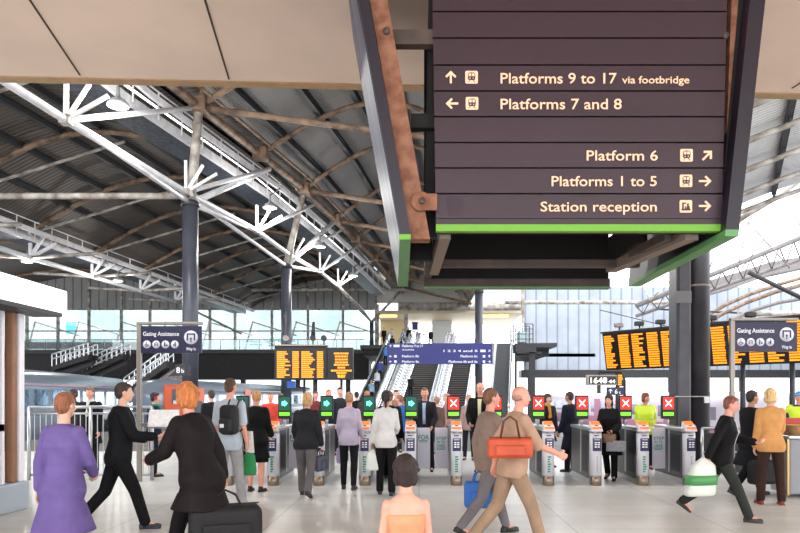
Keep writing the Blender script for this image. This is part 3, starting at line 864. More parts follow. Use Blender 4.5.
MB().box(l, FY, ZP(224.6, FY), r, FY + .03, ZP(218.9, FY)).build('plank', m_plank, S_)
MB().box(l, FY - .012, ZP(231.3, FY), r, FY + .06, ZP(224.6, FY)).build('green_trim', m_green, S_, label='lime green edge strip')
MB().hexa([(l + .02, FY + .03, ZP(231, FY)), (r - .02, FY + .03, ZP(231, FY)), (r - .02, FY + .12, ZP(231, FY)), (l + .02, FY + .12, ZP(231, FY))],
          [(l - .03, FY + .03, 5.98), (r + .03, FY + .03, 5.98), (r + .03, FY + .12, 5.98), (l - .03, FY + .12, 5.98)]).build('backing_board', m_void, S_)
# rear face
bl, br = XP(424, BY), XP(608, BY)
MB().box(bl, BY - .04, ZP(288, BY), br, BY, 5.98).build('rear_board', m_void, S_)
MB().box(bl, BY - .10, ZP(288, BY), br, BY - .02, ZP(280, BY)).build('frame_beam', m_brown, S_)
MB().box(bl, BY - .12, ZP(289.5, BY), br, BY + .02, ZP(288, BY)).build('green_trim', mat('green_underside', (100, 140, 90), .6), S_, label='thin green lower edge')
ym = 7.6
MB().box(XP(436, ym), ym, ZP(267, ym), XP(640, ym), ym + .08, ZP(259.5, ym)).build('frame_beam', m_brown, S_)
# side panels
def sidepanel(fb, ft, bb, bt, zb, zt, name, m):
    """outer/inner x at front bottom, front top, back bottom, back top"""
    y0, y1 = 5.88, BY
    MB().hexa([(fb[0], y0, zb), (fb[1], y0, zb), (bb[1], y1, zb), (bb[0], y1, zb)], [(ft[0], y0, zt), (ft[1], y0, zt), (bt[1], y1, zt), (bt[0], y1, zt)]).build(name, m, S_)
    return
z0, z1 = 2.9, 5.98; yF = 5.88
k = (z1 - z0) / (ZP(0, yF) - z0)
fbL, ftL0 = (XP(399.5, yF), XP(411, yF)), (XP(357, yF), XP(369, yF))
ftL = tuple(a + (b - a) * k for a, b in zip(fbL, ftL0))
bbL = (XP(399.5, BY) - .02, XP(408, BY)); btL = tuple(b + (f2 - f1) * 1.0 for b, f1, f2 in zip(bbL, fbL, ftL))
zg = ZP(234.5, yF)
def mix(a, b, t): return tuple(x + (y - x) * t for x, y in zip(a, b))
tg = (zg - z0) / (z1 - z0)
m_outer = mat('blue_grey_outer_panel', (92, 98, 122), .45, metal=.1, col2=(46, 48, 64), vscale=3, stretch=(1, 1, .15))  # dark streaks imitate reflections in the base colour
# the dark leading face, the outer skin with painted reflections, and the green foot
gF, gB = mix(fbL, ftL, tg), mix(bbL, btL, tg)
y0, y1 = yF, BY
MB().hexa([(gF[0] + .012, y0, zg), (gF[1], y0, zg), (gB[1], y1, zg), (gB[0] + .012, y1, zg)], [(ftL[0] + .012, y0, z1), (ftL[1], y0, z1), (btL[1], y1, z1), (btL[0] + .012, y1, z1)]).build('side_panel', m_purple, S_)
MB().hexa([(gF[0], y0 + .02, zg), (gF[0] + .011, y0 + .02, zg), (gB[0] + .011, y1, zg), (gB[0], y1, zg)], [(ftL[0], y0 + .02, z1), (ftL[0] + .011, y0 + .02, z1), (btL[0] + .011, y1, z1), (btL[0], y1, z1)]).build('outer_skin', m_outer, S_, label='blue-grey outer face with painted reflections')
MB().hexa([(fbL[0], y0, z0), (fbL[1], y0, z0), (bbL[1], y1, z0), (bbL[0], y1, z0)], [(gF[0], y0, zg), (gF[1], y0, zg), (gB[1], y1, zg), (gB[0], y1, zg)]).build('green_trim', mat('muted_green_trim', (96, 150, 92), .45), S_)
MB().hexa([(gF[0], y0 - .012, zg - .045), (gF[1], y0 - .012, zg - .045), (gF[1], y0, zg - .045), (gF[0], y0, zg - .045)], [(gF[0], y0 - .012, zg), (gF[1], y0 - .012, zg), (gF[1], y0, zg), (gF[0], y0, zg)]).build('green_trim', m_green, S_)
fbR, ftR0 = (XP(725, yF), XP(738.5, yF)), (XP(750, yF), XP(765.5, yF))
ftR = mix(fbR, ftR0, k)
bbR = (XP(628, BY), XP(640, BY)); btR = tuple(b + (f2 - f1) for b, f1, f2 in zip(bbR, fbR, ftR))
zgr = ZP(229.5, yF); tg = (zgr - z0) / (z1 - z0)
gF, gB = mix(fbR, ftR, tg), mix(bbR, btR, tg)
MB().hexa([(gF[0], y0, zgr), (gF[1], y0, zgr), (gB[1], y1, zgr), (gB[0], y1, zgr)], [(ftR[0], y0, z1), (ftR[1], y0, z1), (btR[1], y1, z1), (btR[0], y1, z1)]).build('side_panel', m_purple, S_)
MB().hexa([(fbR[0], y0, z0), (fbR[1], y0, z0), (bbR[1], y1, z0), (bbR[0], y1, z0)], [(gF[0], y0, zgr), (gF[1], y0, zgr), (gB[1], y1, zgr), (gB[0], y1, zgr)]).build('green_trim', mat('muted_green_trim', (96, 150, 92), .45), S_)
# dark inner lining rail right
MB().hexa([(fbR[0] + .012, 6.02, 3.0), (fbR[0] + .055, 6.02, 3.0), (fbR[0] + .055, 6.2, 3.0), (fbR[0] + .012, 6.2, 3.0)],
          [(ftR[0] - .06, 6.02, z1), (ftR[0] - .012, 6.02, z1), (ftR[0] - .012, 6.2, z1), (ftR[0] - .06, 6.2, z1)]).build('inner_rail', m_void, S_)
MB().hexa([(XP(720, 6.1), 6.035, ZP(238, 6.1)), (XP(731, 6.1), 6.02, ZP(238, 6.1)), (XP(731, 6.1), 6.2, ZP(238, 6.1)), (XP(720, 6.1), 6.2, ZP(238, 6.1))],
          [(XP(726, 6.1) + .05, 6.02, z1), (XP(748, 6.1) + .1, 6.02, z1), (XP(748, 6.1) + .1, 6.2, z1), (XP(726, 6.1) + .05, 6.2, z1)]).build('corner_post', m_orange, S_)
# left post, orange light painted into its colour
za, zb_ = ZP(240, 6.0), ZP(0, 6.0)
kk = (z1 - za) / (zb_ - za)
xa0, xa1 = XP(411.5, 6), XP(430, 6); xt0, xt1 = XP(369.5, 6), XP(387, 6)
xt0 = xa0 + (xt0 - xa0) * kk; xt1 = xa1 + (xt1 - xa1) * kk
MB().hexa([(xa0, 5.96, za), (xa1, 5.96, za), (xa1, 6.12, za), (xa0, 6.12, za)], [(xt0, 5.96, z1), (xt1, 5.96, z1), (xt1, 6.12, z1), (xt0, 6.12, z1)]).build('corner_post', m_orange, S_, label='leaning post with orange light painted in')
# bracket with bolt
p = P(422, 203, 5.95)
MB().box(p.x, 5.93, p.z - .065, XP(437, 5.95), 5.957, p.z + .075).build('bracket', m_orange, S_)
MB().add(*[(lambda q: (q.v, q.f))(MB().lathe([(.085, 0), (.085, .012)], (0, 0, 0), 20))][0]) if False else None
M90 = Matrix.Rotation(R(90), 4, 'X')
mb = xform(MB().lathe([(.085, 0), (.085, .02), (.078, .024)], (0, 0, 0), 20), M90); moved(mb, (p.x - .01, 5.955, p.z + .01)); mb.build('bracket', m_orange, S_)
mb = xform(MB().lathe([(.028, 0), (.028, .03)], (0, 0, 0), 10), M90); moved(mb, (p.x - .0, 5.935, p.z + .01)); mb.build('bolt', m_brown, S_)
p = P(386.5, 31, 5.95)
mb = xform(MB().lathe([(.03, 0), (.03, .02), (.015, .025)], (0, 0, 0), 12), M90); moved(mb, (p.x, 5.96, p.z)); mb.build('bolt', m_brown, S_)
p = P(729, 32, 5.95)
mb = xform(MB().lathe([(.03, 0), (.03, .02), (.015, .025)], (0, 0, 0), 12), M90); moved(mb, (p.x, 6.02, p.z)); mb.build('bolt', m_brown, S_)
# cross beams between post and planks
MB().box(XP(392, 6.1), 6.06, ZP(44, 6.06), XP(434, 6.1), 6.16, ZP(29, 6.06)).build('cross_beam', m_brown, S_)
MB().box(XP(411, 6.2), 6.12, ZP(131, 6.2), XP(436, 6.2), 6.22, ZP(117, 6.2)).build('cross_beam', m_void, S_)
MB().hexa([(XP(424, 6.3), 6.2, ZP(240, 6.3)), (XP(437, 6.3), 6.2, ZP(240, 6.3)), (XP(437, 6.3), 6.3, ZP(240, 6.3)), (XP(424, 6.3), 6.3, ZP(240, 6.3))],
          [(XP(430, 6.3), 6.2, z1), (XP(435, 6.3), 6.2, z1), (XP(435, 6.3), 6.3, z1), (XP(430, 6.3), 6.3, z1)]).build('inner_upright', m_void, S_)
MB().box(XP(410, 7.2), 7.1, ZP(262, 7.2), XP(432, 7.2), 7.2, ZP(243, 7.2)).build('cross_beam', m_void, S_)
MB().box(XP(424, BY), 7.3, ZP(280, BY), XP(424, BY) + .09, BY - .04, ZP(262, BY)).build('inner_upright', m_brown, S_)
# diagonal braces under the sign
MB().beam(P(445, 232, 6.15), P(434, 270, 7.9), .10, .12).build('brace', mat('tan_brace', (128, 112, 100), .6), S_)
MB().beam(P(692, 234, 6.15), P(611, 268, 7.9), .12, .10).build('brace', mat('tan_brace'), S_)
MB().beam(P(668, 236, 6.3), P(614, 262, 7.9), .06, .08).build('brace', m_brown, S_)
MB().box(XP(608, 8), 6.9, ZP(262, 7.9), XP(616, 8), 8.0, ZP(236, 7.9)).build('inner_upright', m_void, S_)
MB().hexa([(XP(628, BY) - .04, 5.95, 3.0), (XP(726, 5.9) - .16, 5.95, 3.0), (XP(726, 5.9) - .12, 6.05, 3.0), (XP(628, BY) - .02, BY - .04, 3.0)],
          [(XP(628, BY) - .04, 5.96, 3.02), (XP(726, 5.9) - .16, 5.96, 3.02), (XP(726, 5.9) - .12, 6.05, 3.02), (XP(628, BY) - .02, BY - .04, 3.02)]) if False else None
# lettering
def put_text(body, px, py_base, cap, Y, m, parent, right=None, w=None, bold=.006, ext=.006, name='lettering'):
    mb = text_mb(body, h=cap * Y / FPX, w=(w * Y / FPX if w else None), bold=bold, ext=ext)
    x = XP(px, Y) if right is None else XP(right, Y) - mb.width
    moved(mb, (x, Y - .002, ZP(py_base, Y)))
    mb.build(name, m, parent)
put_text('Platforms 9 to 17', 500.5, 83.6, 10.4, FY, m_peach, S_, w=116)
put_text('via footbridge', 622, 83.6, 7.2, FY, m_peach, S_, w=67)
put_text('Platforms 7 and 8', 500.5, 109.3, 10.4, FY, m_peach, S_, w=121)
put_text('Platform 6', 0, 160.6, 10.0, FY, m_peach, S_, right=657.5, w=71)
put_text('Platforms 1 to 5', 0, 186.2, 10.0, FY, m_peach, S_, right=656.5, w=105)
put_text('Station reception', 0, 211.5, 9.8, FY, m_peach, S_, right=656.5, w=116)
m_signdark = mat('icon_dark', (60, 40, 52), .5)
def arrow(px, py, Y, ang, size, m, parent, name='arrow'):
    u = Y / FPX * size; mb = MB()
    def q(a, b): return (a * u, 0, b * u)
    mb.prism([q(-.08, -.5), q(.08, -.5), q(.08, .34), q(-.08, .34)], (0, -.006, 0))
    mb.prism([q(0, .5), q(-.44, .06), q(-.33, -.06), q(0, .27)], (0, -.0062, 0)); mb.prism([q(0, .5), q(0, .27), q(.33, -.06), q(.44, .06)], (0, -.0062, 0))
    xform(mb, Matrix.Rotation(R(-ang), 4, 'Y').inverted() if False else Matrix.Rotation(R(ang), 4, 'Y'))
    moved(mb, (XP(px, Y), Y - .002, ZP(py, Y))); mb.build(name, m, parent)
def roundrect(w, h, r, n=4):
    pts = []
    for cx, cz, a0 in ((w / 2 - r, h / 2 - r, 0), (-w / 2 + r, h / 2 - r, 90), (-w / 2 + r, -h / 2 + r, 180), (w / 2 - r, -h / 2 + r, 270)):
        for i in range(n + 1):
            a = R(a0 + 90 * i / n); pts.append((cx + r * math.cos(a), 0, cz + r * math.sin(a)))
    return pts
def train_icon(px, py, Y, size, parent, mf, mdk, kind='train'):
    u = Y / FPX * size; x, z = XP(px, Y), ZP(py, Y)
    moved(MB().prism(roundrect(u, u, u * .12), (0, -.005, 0)), (x, Y - .002, z)).build('icon', mf, parent)
    mb = MB()
    if kind == 'train':
        mb.prism([(a, 0, b + u * .06) for a, _, b in roundrect(u * .58, u * .6, u * .15)], (0, -.003, 0))
        moved(mb, (x, Y - .0072, z)); mb.build('icon_mark', mdk, parent)
        mb = MB()
        for dx in (-.13, .13): mb.box(x + (dx - .1) * u, Y - .0125, z + .06 * u, x + (dx + .1) * u, Y - .0102, z + .28 * u)
        mb.box(x - .17 * u, Y - .0125, z - .14 * u, x - .08 * u, Y - .0102, z - .07 * u); mb.box(x + .08 * u, Y - .0125, z - .14 * u, x + .17 * u, Y - .0102, z - .07 * u)
        mb.build('icon_mark', mf, parent)
        mb = MB(); mb.beam((x - .14 * u, Y - .009, z - .25 * u), (x - .26 * u, Y - .009, z - .42 * u), .004, u * .06, up=(0, 1, 0)); mb.beam((x + .14 * u, Y - .009, z - .25 * u), (x + .26 * u, Y - .009, z - .42 * u), .004, u * .06, up=(0, 1, 0))
        mb.build('icon_mark', mdk, parent)
    else:
        mb.box(-.36 * u, -.003, -.34 * u, .36 * u, 0, -.2 * u); mb.box(-.3 * u, -.003, -.2 * u, -.18 * u, 0, .2 * u); mb.box(-.3 * u, -.003, .2 * u, .0 * u, 0, .3 * u)
        mb.ball((.16 * u, 0, .14 * u), .1 * u, 10, 6, (1, .03, 1)); mb.prism([(.02 * u, 0, -.2 * u), (.32 * u, 0, -.2 * u), (.28 * u, 0, .03 * u), (.06 * u, 0, .03 * u)], (0, -.003, 0))
        mb.prism([(-.1 * u, 0, -.2 * u), (0, 0, -.2 * u), (-.02 * u, 0, .0 * u), (-.1 * u, 0, .0 * u)], (0, -.003, 0))
        moved(mb, (x, Y - .0072, z)); mb.build('icon_mark', mdk, parent)
train_icon(471.5, 77.5, FY, 12.6, S_, m_peach, m_signdark); train_icon(472, 103.6, FY, 12.6, S_, m_peach, m_signdark)
train_icon(686.3, 155.5, FY, 12.6, S_, m_peach, m_signdark); train_icon(685.8, 181, FY, 12.4, S_, m_peach, m_signdark)
train_icon(685.6, 206.5, FY, 12.4, S_, m_peach, m_signdark, 'desk')
arrow(450.8, 77.3, FY, 0, 12.5, m_peach, S_); arrow(452, 103.8, FY, -90, 12.5, m_peach, S_)
arrow(707, 155.6, FY, 45, 13, m_peach, S_); arrow(705, 181.3, FY, 90, 12.5, m_peach, S_); arrow(704.8, 206.2, FY, 90, 12.5, m_peach, S_)
m_smudge = mat('grime_patch', (52, 36, 46), .6)
MB().prism([P(447, 196, FY), P(462, 197, FY), P(463.5, 211, FY), P(460, 216, FY), P(449, 215, FY), P(446, 205, FY)][::-1], (0, -.0015, 0)).build('grime', m_smudge, S_)

# ================================================================= TICKET GATES
m_gside = mat('gate_dark_side', (40, 40, 44), .3, metal=.35, var=.15)
m_gwhite = mat('gate_white_front', (218, 216, 224), .35)
m_gnavy = mat('gate_navy_sticker', (44, 44, 88), .45)
m_gorange = mat('reader_orange', (255, 128, 50), .45, emit=.35)
m_ggreen = mat('green_print', (34, 150, 110), .5)
m_greytxt = mat('pale_grey_print', (128, 134, 150), .6)
m_paddle = mat('paddle_poster_white', (214, 208, 222), .45)
m_red = mat('display_red', (240, 40, 30), .5, emit=1.2)
m_grn = mat('display_green', (8, 84, 66), .5, emit=.5)
m_lime = mat('display_lime', (120, 220, 40), .5, emit=.9)
m_wht = mat('print_white', (240, 240, 244), .5)
m_amber = mat('led_amber', (255, 150, 16), .5, emit=1.15)
GH = 1.03
def gate(px, label, mode, paddles=(True, True), green=True, Y=12.0):
    """mode 'go' green arrow, 'stop' red cross"""
    x = XP(px, Y); t = thing('ticket_gate', label, 'ticket gate', (x, Y, 0), 'ticket gates')
    W = .105
    # cabinet with glass-like recess
    MB().bbox(x - .095, Y + .14, .10, x + .095, Y + 1.62, GH - .08, .02).build('cabinet', m_gside, t)
    MB().bbox(x - .105, Y + .10, GH - .085, x + .105, Y + 1.66, GH - .03, .015).build('top_cover', m_chrome, t)
    MB().box(x - .09, Y + .10, 0, x + .09, Y + 1.62, .10).build('plinth', m_chrome, t)
    for s in (-1, 1):
        MB().box(x + s * .0945, Y + .78, .16, x + s * .101, Y + .84, .93).build('side_trim', m_chrome, t)
        MB().box(x + s * .0945, Y + .30, .2, x + s * .099, Y + .70, .86).build('side_panel', m_black, t)
    # front column
    prof = [(x + W * .95 * math.cos(a), Y + .10 - .10 * math.sin(a)) for a in [pi * i / 10 for i in range(11)]] + [(x - W * .95, Y + .16), (x + W * .95, Y + .16)]
    def col(z0, z1, k=1.0):
        mb = MB(); n = len(prof)
        c = (x, Y + .08)
        lo = [(c[0] + (a - c[0]) * k, c[1] + (b - c[1]) * k, z0) for a, b in prof]; hi = [(c[0] + (a - c[0]) * k, c[1] + (b - c[1]) * k, z1) for a, b in prof]
        mb.loft([[V(p) for p in lo], [V(p) for p in hi]]); return mb
    col(0, .17, .98).build('steel_foot', mat('gate_foot_steel', (160, 142, 124), .3, metal=.8), t)
    col(.17, .93).build('front_post', m_gwhite, t)
    col(.90, .955, 1.0).build('post_collar', m_chrome, t)
    # sloping reader
    MB().hexa([(x - .10, Y - .01, .94), (x + .10, Y - .01, .94), (x + .10, Y + .22, .94), (x - .10, Y + .22, .94)],
              [(x - .085, Y + .03, 1.03), (x + .085, Y + .03, 1.03), (x + .085, Y + .22, 1.10), (x - .085, Y + .22, 1.10)]).build('reader_housing', mat('reader_housing_white', (226, 222, 224), .4), t)
    mb = MB(); mb.hexa([(x - .08, Y - .005, .985), (x + .08, Y - .005, .985), (x + .075, Y + .20, 1.10), (x - .075, Y + .20, 1.10)],
            [(x - .08, Y - .012, .995), (x + .08, Y - .012, .995), (x + .075, Y + .19, 1.112), (x - .075, Y + .19, 1.112)]); mb.build('card_reader', m_gorange, t, label='orange card reader')
    MB().ball((x, Y + .06, 1.035), .034, 12, 6, (1, .9, .35)).build('reader_target', m_black, t)
    # stickers
    Z = lambda py: ZP(py, 12.0)
    MB().box(x - .072, Y - .0045, .60, x + .072, Y + .02, .82).build('sticker', m_gnavy, t)
    mb = MB()
    for zz in (.66, .70, .735): mb.box(x - .045, Y - .0075, zz, x - .006, Y - .0045, zz + .022); mb.box(x + .006, Y - .0075, zz, x + .045, Y - .0045, zz + .022)
    mb.box(x - .05, Y - .0075, .79, x + .05, Y - .0045, .80)
    mb.build('sticker_mark', m_wht, t)
    MB().box(x - .05, Y - .004, .86, x + .03, Y + .01, .875).build('ticket_slot', m_black, t)
    mb = MB(); rnd = random.Random(int(px))
    zz = .52
    for i in range(7):
        w = rnd.uniform(.02, .042); mb.box(x - (.03 if green else .006), Y - .0035, zz - .034, x - (.03 if green else .006) + (w * 1.5 if green else .01), Y + .004, zz - .008); zz -= .042
    mb.build('vertical_print', m_ggreen if green else m_greytxt, t)
    # display on its stalk
    y = Y + 1.15
    MB().tube((x, y, GH - .04), (x, y, 1.15), .028, n=10).build('display_stalk', m_chrome, t)
    MB().bbox(x - .122, y - .04, 1.12, x + .122, y + .05, 1.56, .012).build('display_case', m_black, t)
    if mode == 'stop':
        MB().box(x - .100, y - .046, 1.30, x + .100, y - .038, 1.53).build('display_screen', m_red, t, label='lit red screen with a white cross')
        mb = MB()
        for s in (-1, 1): mb.beam((x - .055, y - .048, 1.415 - s * .055), (x + .055, y - .048, 1.415 + s * .055), .006, .024, up=(0, 1, 0)) if False else mb.prism([(x - .06, y - .047, 1.415 - s * .06 - .015), (x + .06, y - .047, 1.415 + s * .06 - .015), (x + .06, y - .047, 1.415 + s * .06 + .015), (x - .06, y - .047, 1.415 - s * .06 + .015)], (0, -.003, 0))
        mb.build('display_mark', mat('mark_glow', (255, 240, 230), .5, emit=1.2), t)
        MB().box(x - .098, y - .046, 1.18, x + .098, y - .038, 1.245).build('display_strip', m_lime, t)
    else:
        MB().box(x - .100, y - .046, 1.28, x + .100, y - .038, 1.53).build('display_screen', m_grn, t, label='lit green screen with a white arrow')
        mb = MB(); mb.box(x - .05, y - .05, 1.37, x + .0, y - .047, 1.45); mb.prism([(x - .0, y - .047, 1.345), (x + .065, y - .047, 1.41), (x - .0, y - .047, 1.475)], (0, -.003, 0))
        mb.build('display_mark', mat('mark_glow2', (120, 255, 220), .5, emit=1.0), t)
        MB().box(x - .098, y - .046, 1.18, x + .098, y - .038, 1.245).build('display_strip', m_lime, t)
    # paddles with posters
    for s, on in zip((-1, 1), paddles):
        if not on: continue
        yy = Y + .95; xa, xb2 = x + s * .115, x + s * .355
        MB().bbox(min(xa, xb2), yy, .20, max(xa, xb2), yy + .02, .96, .006).build('paddle', m_paddle, t)
        u = min(xa, xb2)
        pt = t
        rows = ['FOR', 'ENTRY', 'ONLY'] if s > 0 else ['STEP', 'IN TO', 'HERE']
        rows = ['FOR'] if s > 0 else rows
        z = .80
        for k_, row in enumerate(rows):
            tm = text_mb(row, h=.085 if row == 'FOR' else .05, w=.20 if row in ('FOR', 'STEP') else .15, bold=.02, ext=.002)
            moved(tm, (u + .02 + (0 if row in ('FOR', 'STEP') else .02), yy - .001, z - .06)); tm.build('poster_lettering', m_ggreen, t); z -= .07
        mb = MB(); mb.box(u + .02, yy - .002, z - .015, u + .2, yy, z - .002); mb.box(u + .04, yy - .002, z - .04, u + .18, yy, z - .028)
        mb.build('poster_print', m_ggreen, t)
    return t
gate(226, 'ticket gate behind the man with the black backpack', 'go', (False, False))
gate(272, 'ticket gate with green screen beside the woman in the long black top', 'go', (False, True))
gate(318, 'ticket gate with green screen just right of the grey-jacketed passenger', 'go', (False, False))
gate(364.5, 'ticket gate hidden behind the woman in white shirt and dark skirt', 'go', (False, False))
gate(410.5, 'ticket gate with green screen beside the suited staff man', 'go', (False, True))
gate(456.8, 'ticket gate with red cross screen left of the bald man in black', 'stop', (True, False))
gate(503, 'ticket gate hidden behind the striding man in the beige jacket', 'stop', (False, False))
gate(549.5, 'ticket gate with red cross screen below the woman in the mustard scarf', 'stop', (False, False))
gate(597.2, 'ticket gate with red cross screen left of the woman in the black coat', 'stop', (False, False), green=False)
gate(644.8, 'ticket gate with red cross screen in front of the yellow hi-vis woman', 'stop', (False, True))
gate(691.5, 'rightmost ticket gate with red cross screen beside the thick column', 'stop', (True, False), green=False)

# ================================================================= GATING ASSISTANCE SIGNS
m_navy = mat('navy_sign_panel', (30, 28, 66), .4)
m_frame = mat('grey_sign_frame', (150, 142, 134), .4, metal=.5)
m_disc = mat('sign_disc_white', (222, 222, 232), .5)
def assist_sign(pxl, pxr, pyt, pyb, Y, postx, label, pyf, base):
    t = thing('gating_assistance_sign', label, 'sign', (XP(postx, Y), Y, 0))
    u = (XP(pxr, Y) - XP(pxl, Y)); xl_, zt = XP(pxl, Y), ZP(pyt, Y); h = ZP(pyt, Y) - ZP(pyb, Y)
    MB().bbox(XP(postx - 2.2, Y), Y, base, XP(postx + 2.2, Y), Y + .08, ZP(pyf, Y), .01).build('post', m_frame, t)
    MB().bbox(XP(postx - 2.2, Y), Y - .01, ZP(pyt - 1.5, Y), xl_ + u + .02, Y + .09, ZP(pyf, Y) + .005, .01).build('top_rail', m_frame, t)
    MB().box(xl_, Y + .01, zt - h, xl_ + u, Y + .07, zt).build('panel', m_navy, t)
    tm = text_mb('Gating Assistance', h=h * .15, w=u * .60, bold=.012, ext=.003); moved(tm, (xl_ + u * .03, Y + .009, zt - h * .36)); tm.build('lettering', m_wht, t)
    def disc(cx, cz, r):
        mb = xform(MB().lathe([(r, 0), (r, .004)], (0, 0, 0), 24), M90); return moved(mb, (cx, Y + .0105, cz))
    for i in range(4):
        cx, cz, r = xl_ + u * (.095 + .155 * i), zt - h * .68, u * .065
        disc(cx, cz, r).build('symbol_disc', m_disc, t)
        mb = MB(); k = r
        if i == 0:
            mb.ball((cx - .1 * k, Y + .005, cz + .6 * k), .14 * k, 8, 6, (1, .1, 1)); mb.pipe([(cx - .1 * k, Y + .004, cz + .4 * k), (cx - .1 * k, Y + .004, cz - .05 * k), (cx + .3 * k, Y + .004, cz - .05 * k), (cx + .5 * k, Y + .004, cz - .5 * k)], .09 * k, 5)
            mb.pipe([(cx - .1 * k + .38 * k * math.cos(R(a)), Y + .004, cz - .25 * k + .38 * k * math.sin(R(a))) for a in range(120, 361, 30)], .07 * k, 5)
        elif i == 1:
            mb.pipe([(cx + .5 * k * math.cos(R(a)), Y + .004, cz + .1 * k + .35 * k * math.sin(R(a))) for a in range(0, 181, 30)], .08 * k, 5); mb.box(cx - .55 * k, Y + .003, cz - .1 * k, cx + .55 * k, Y + .006, cz + .02 * k)
            mb.ball((cx - .35 * k, Y + .005, cz - .35 * k), .14 * k, 8, 6, (1, .1, 1)); mb.ball((cx + .35 * k, Y + .005, cz - .35 * k), .14 * k, 8, 6, (1, .1, 1))
        elif i == 2:
            mb.ball((cx - .2 * k, Y + .005, cz + .55 * k), .15 * k, 8, 6, (1, .1, 1)); mb.box(cx - .34 * k, Y + .003, cz - .6 * k, cx - .08 * k, Y + .006, cz + .38 * k)
            mb.box(cx + .1 * k, Y + .003, cz - .45 * k, cx + .55 * k, Y + .006, cz - .1 * k); mb.pipe([(cx - .1 * k, Y + .004, cz + .2 * k), (cx + .45 * k, Y + .004, cz + .05 * k)], .05 * k, 5)
        else:
            mb.ball((cx + .15 * k, Y + .005, cz + .55 * k), .15 * k, 8, 6, (1, .1, 1)); mb.box(cx - .0 * k, Y + .003, cz - .6 * k, cx + .3 * k, Y + .006, cz + .38 * k)
            mb.pipe([(cx + .1 * k, Y + .004, cz + .25 * k), (cx - .5 * k, Y + .004, cz - .55 * k)], .05 * k, 5); mb.box(cx - .35 * k, Y + .003, cz - .2 * k, cx - .1 * k, Y + .006, cz + .1 * k)
        mb.build('symbol_mark', m_navy, t)
    cx, cz, r = xl_ + u * .83, zt - h * .42, u * .115
    disc(cx, cz, r).build('symbol_disc', m_disc, t)
    mb = MB(); k = r
    mb.box(cx - .62 * k, Y + .003, cz + .38 * k, cx + .62 * k, Y + .006, cz + .58 * k); mb.box(cx - .62 * k, Y + .003, cz - .45 * k, cx - .42 * k, Y + .006, cz + .4 * k); mb.box(cx + .42 * k, Y + .003, cz - .45 * k, cx + .62 * k, Y + .006, cz + .4 * k)
    mb.box(cx - .07 * k, Y + .003, cz - .7 * k, cx + .07 * k, Y + .006, cz - .1 * k); mb.prism([(cx - .2 * k, Y + .0055, cz - .25 * k), (cx + .2 * k, Y + .0055, cz - .25 * k), (cx, Y + .0055, cz + .05 * k)], (0, -.003, 0))
    mb.build('symbol_mark', m_navy, t)
    tm = text_mb('Way in', h=h * .11, w=u * .16, bold=.012, ext=.003); moved(tm, (cx - u * .08, Y + .009, zt - h * .90)); tm.build('lettering', m_wht, t)
assist_sign(141, 201, 326, 353, 12.6, 138.5, 'navy gating assistance sign on a post at the left railing', 322, 0)
assist_sign(735.5, 797.5, 322, 351.5, 12.6, 733, 'navy gating assistance sign on a post right of the thick column', 318, 0)

# ================================================================= BLUE HANGING SIGN AT THE STAIRS
m_blue = mat('blue_sign_panel', (42, 44, 118), .4)
t = thing('stair_direction_sign', 'wide blue platform direction sign hung across the stairs', 'sign', P(440, 343, 47))
BYY = 47.0
MB().box(XP(387, BYY), BYY, ZP(364, BYY), XP(493, BYY), BYY + .25, ZP(343.2, BYY)).build('panel', m_blue, t)
MB().box(XP(492.2, BYY), BYY - .03, ZP(364.6, BYY), XP(493.6, BYY), BYY + .28, ZP(342.6, BYY)).build('frame_edge', m_frame, t)
for row, px, rt, py, cap, w in (('Platforms 9 to 17', 402, None, 347.4, 2.4, 21), ('via footbridge', 402, None, 350.8, 1.7, 12), ('Platform 8b', 402, None, 357.6, 2.3, 17), ('Platform 8a', 402, None, 363, 2.3, 17),
                            ('1 2 3 4 and 5', 0, 477.5, 352.2, 2.1, 34), ('Platform 6c', 0, 477.5, 357.6, 2.3, 17), ('Platforms 6b and 6a', 0, 477.5, 363, 2.3, 29)):
    tm = text_mb(row, h=cap * BYY / FPX, w=w * BYY / FPX, bold=.02, ext=.01)
    x = XP(px, BYY) if rt is None else XP(rt, BYY) - tm.width
    moved(tm, (x, BYY - .002, ZP(py - .3, BYY))); tm.build('lettering', m_wht, t)
mb = MB()
for px, py, w in ((396.5, 345.9, 6), (395.4, 356.3, 2.4), (395.4, 361.6, 2.4), (483, 350.9, 5), (484, 356.3, 2.4), (484, 361.6, 2.4)):
    mb.box(XP(px - w / 2, BYY), BYY - .012, ZP(py + 1.2, BYY), XP(px + w / 2, BYY), BYY - .0, ZP(py - 1.2, BYY))
mb.build('icon', m_wht, t)
for px, py, a in ((390.5, 346, 0), (390.5, 356.3, -90), (390.5, 361.6, -90), (489.3, 350.9, 45), (489.3, 356.3, 0), (489.3, 361.6, 90)):
    arrow(px, py, BYY, a, 3.0, m_wht, t)
MB().box(XP(476, BYY), BYY + .25, ZP(347, BYY), XP(482, BYY), 50.3, ZP(345, BYY)).build('bracket', m_dark, t)
MB().box(XP(476, BYY), BYY + .25, ZP(362, BYY), XP(482, BYY), 50.3, ZP(360, BYY)).build('bracket', m_dark, t)

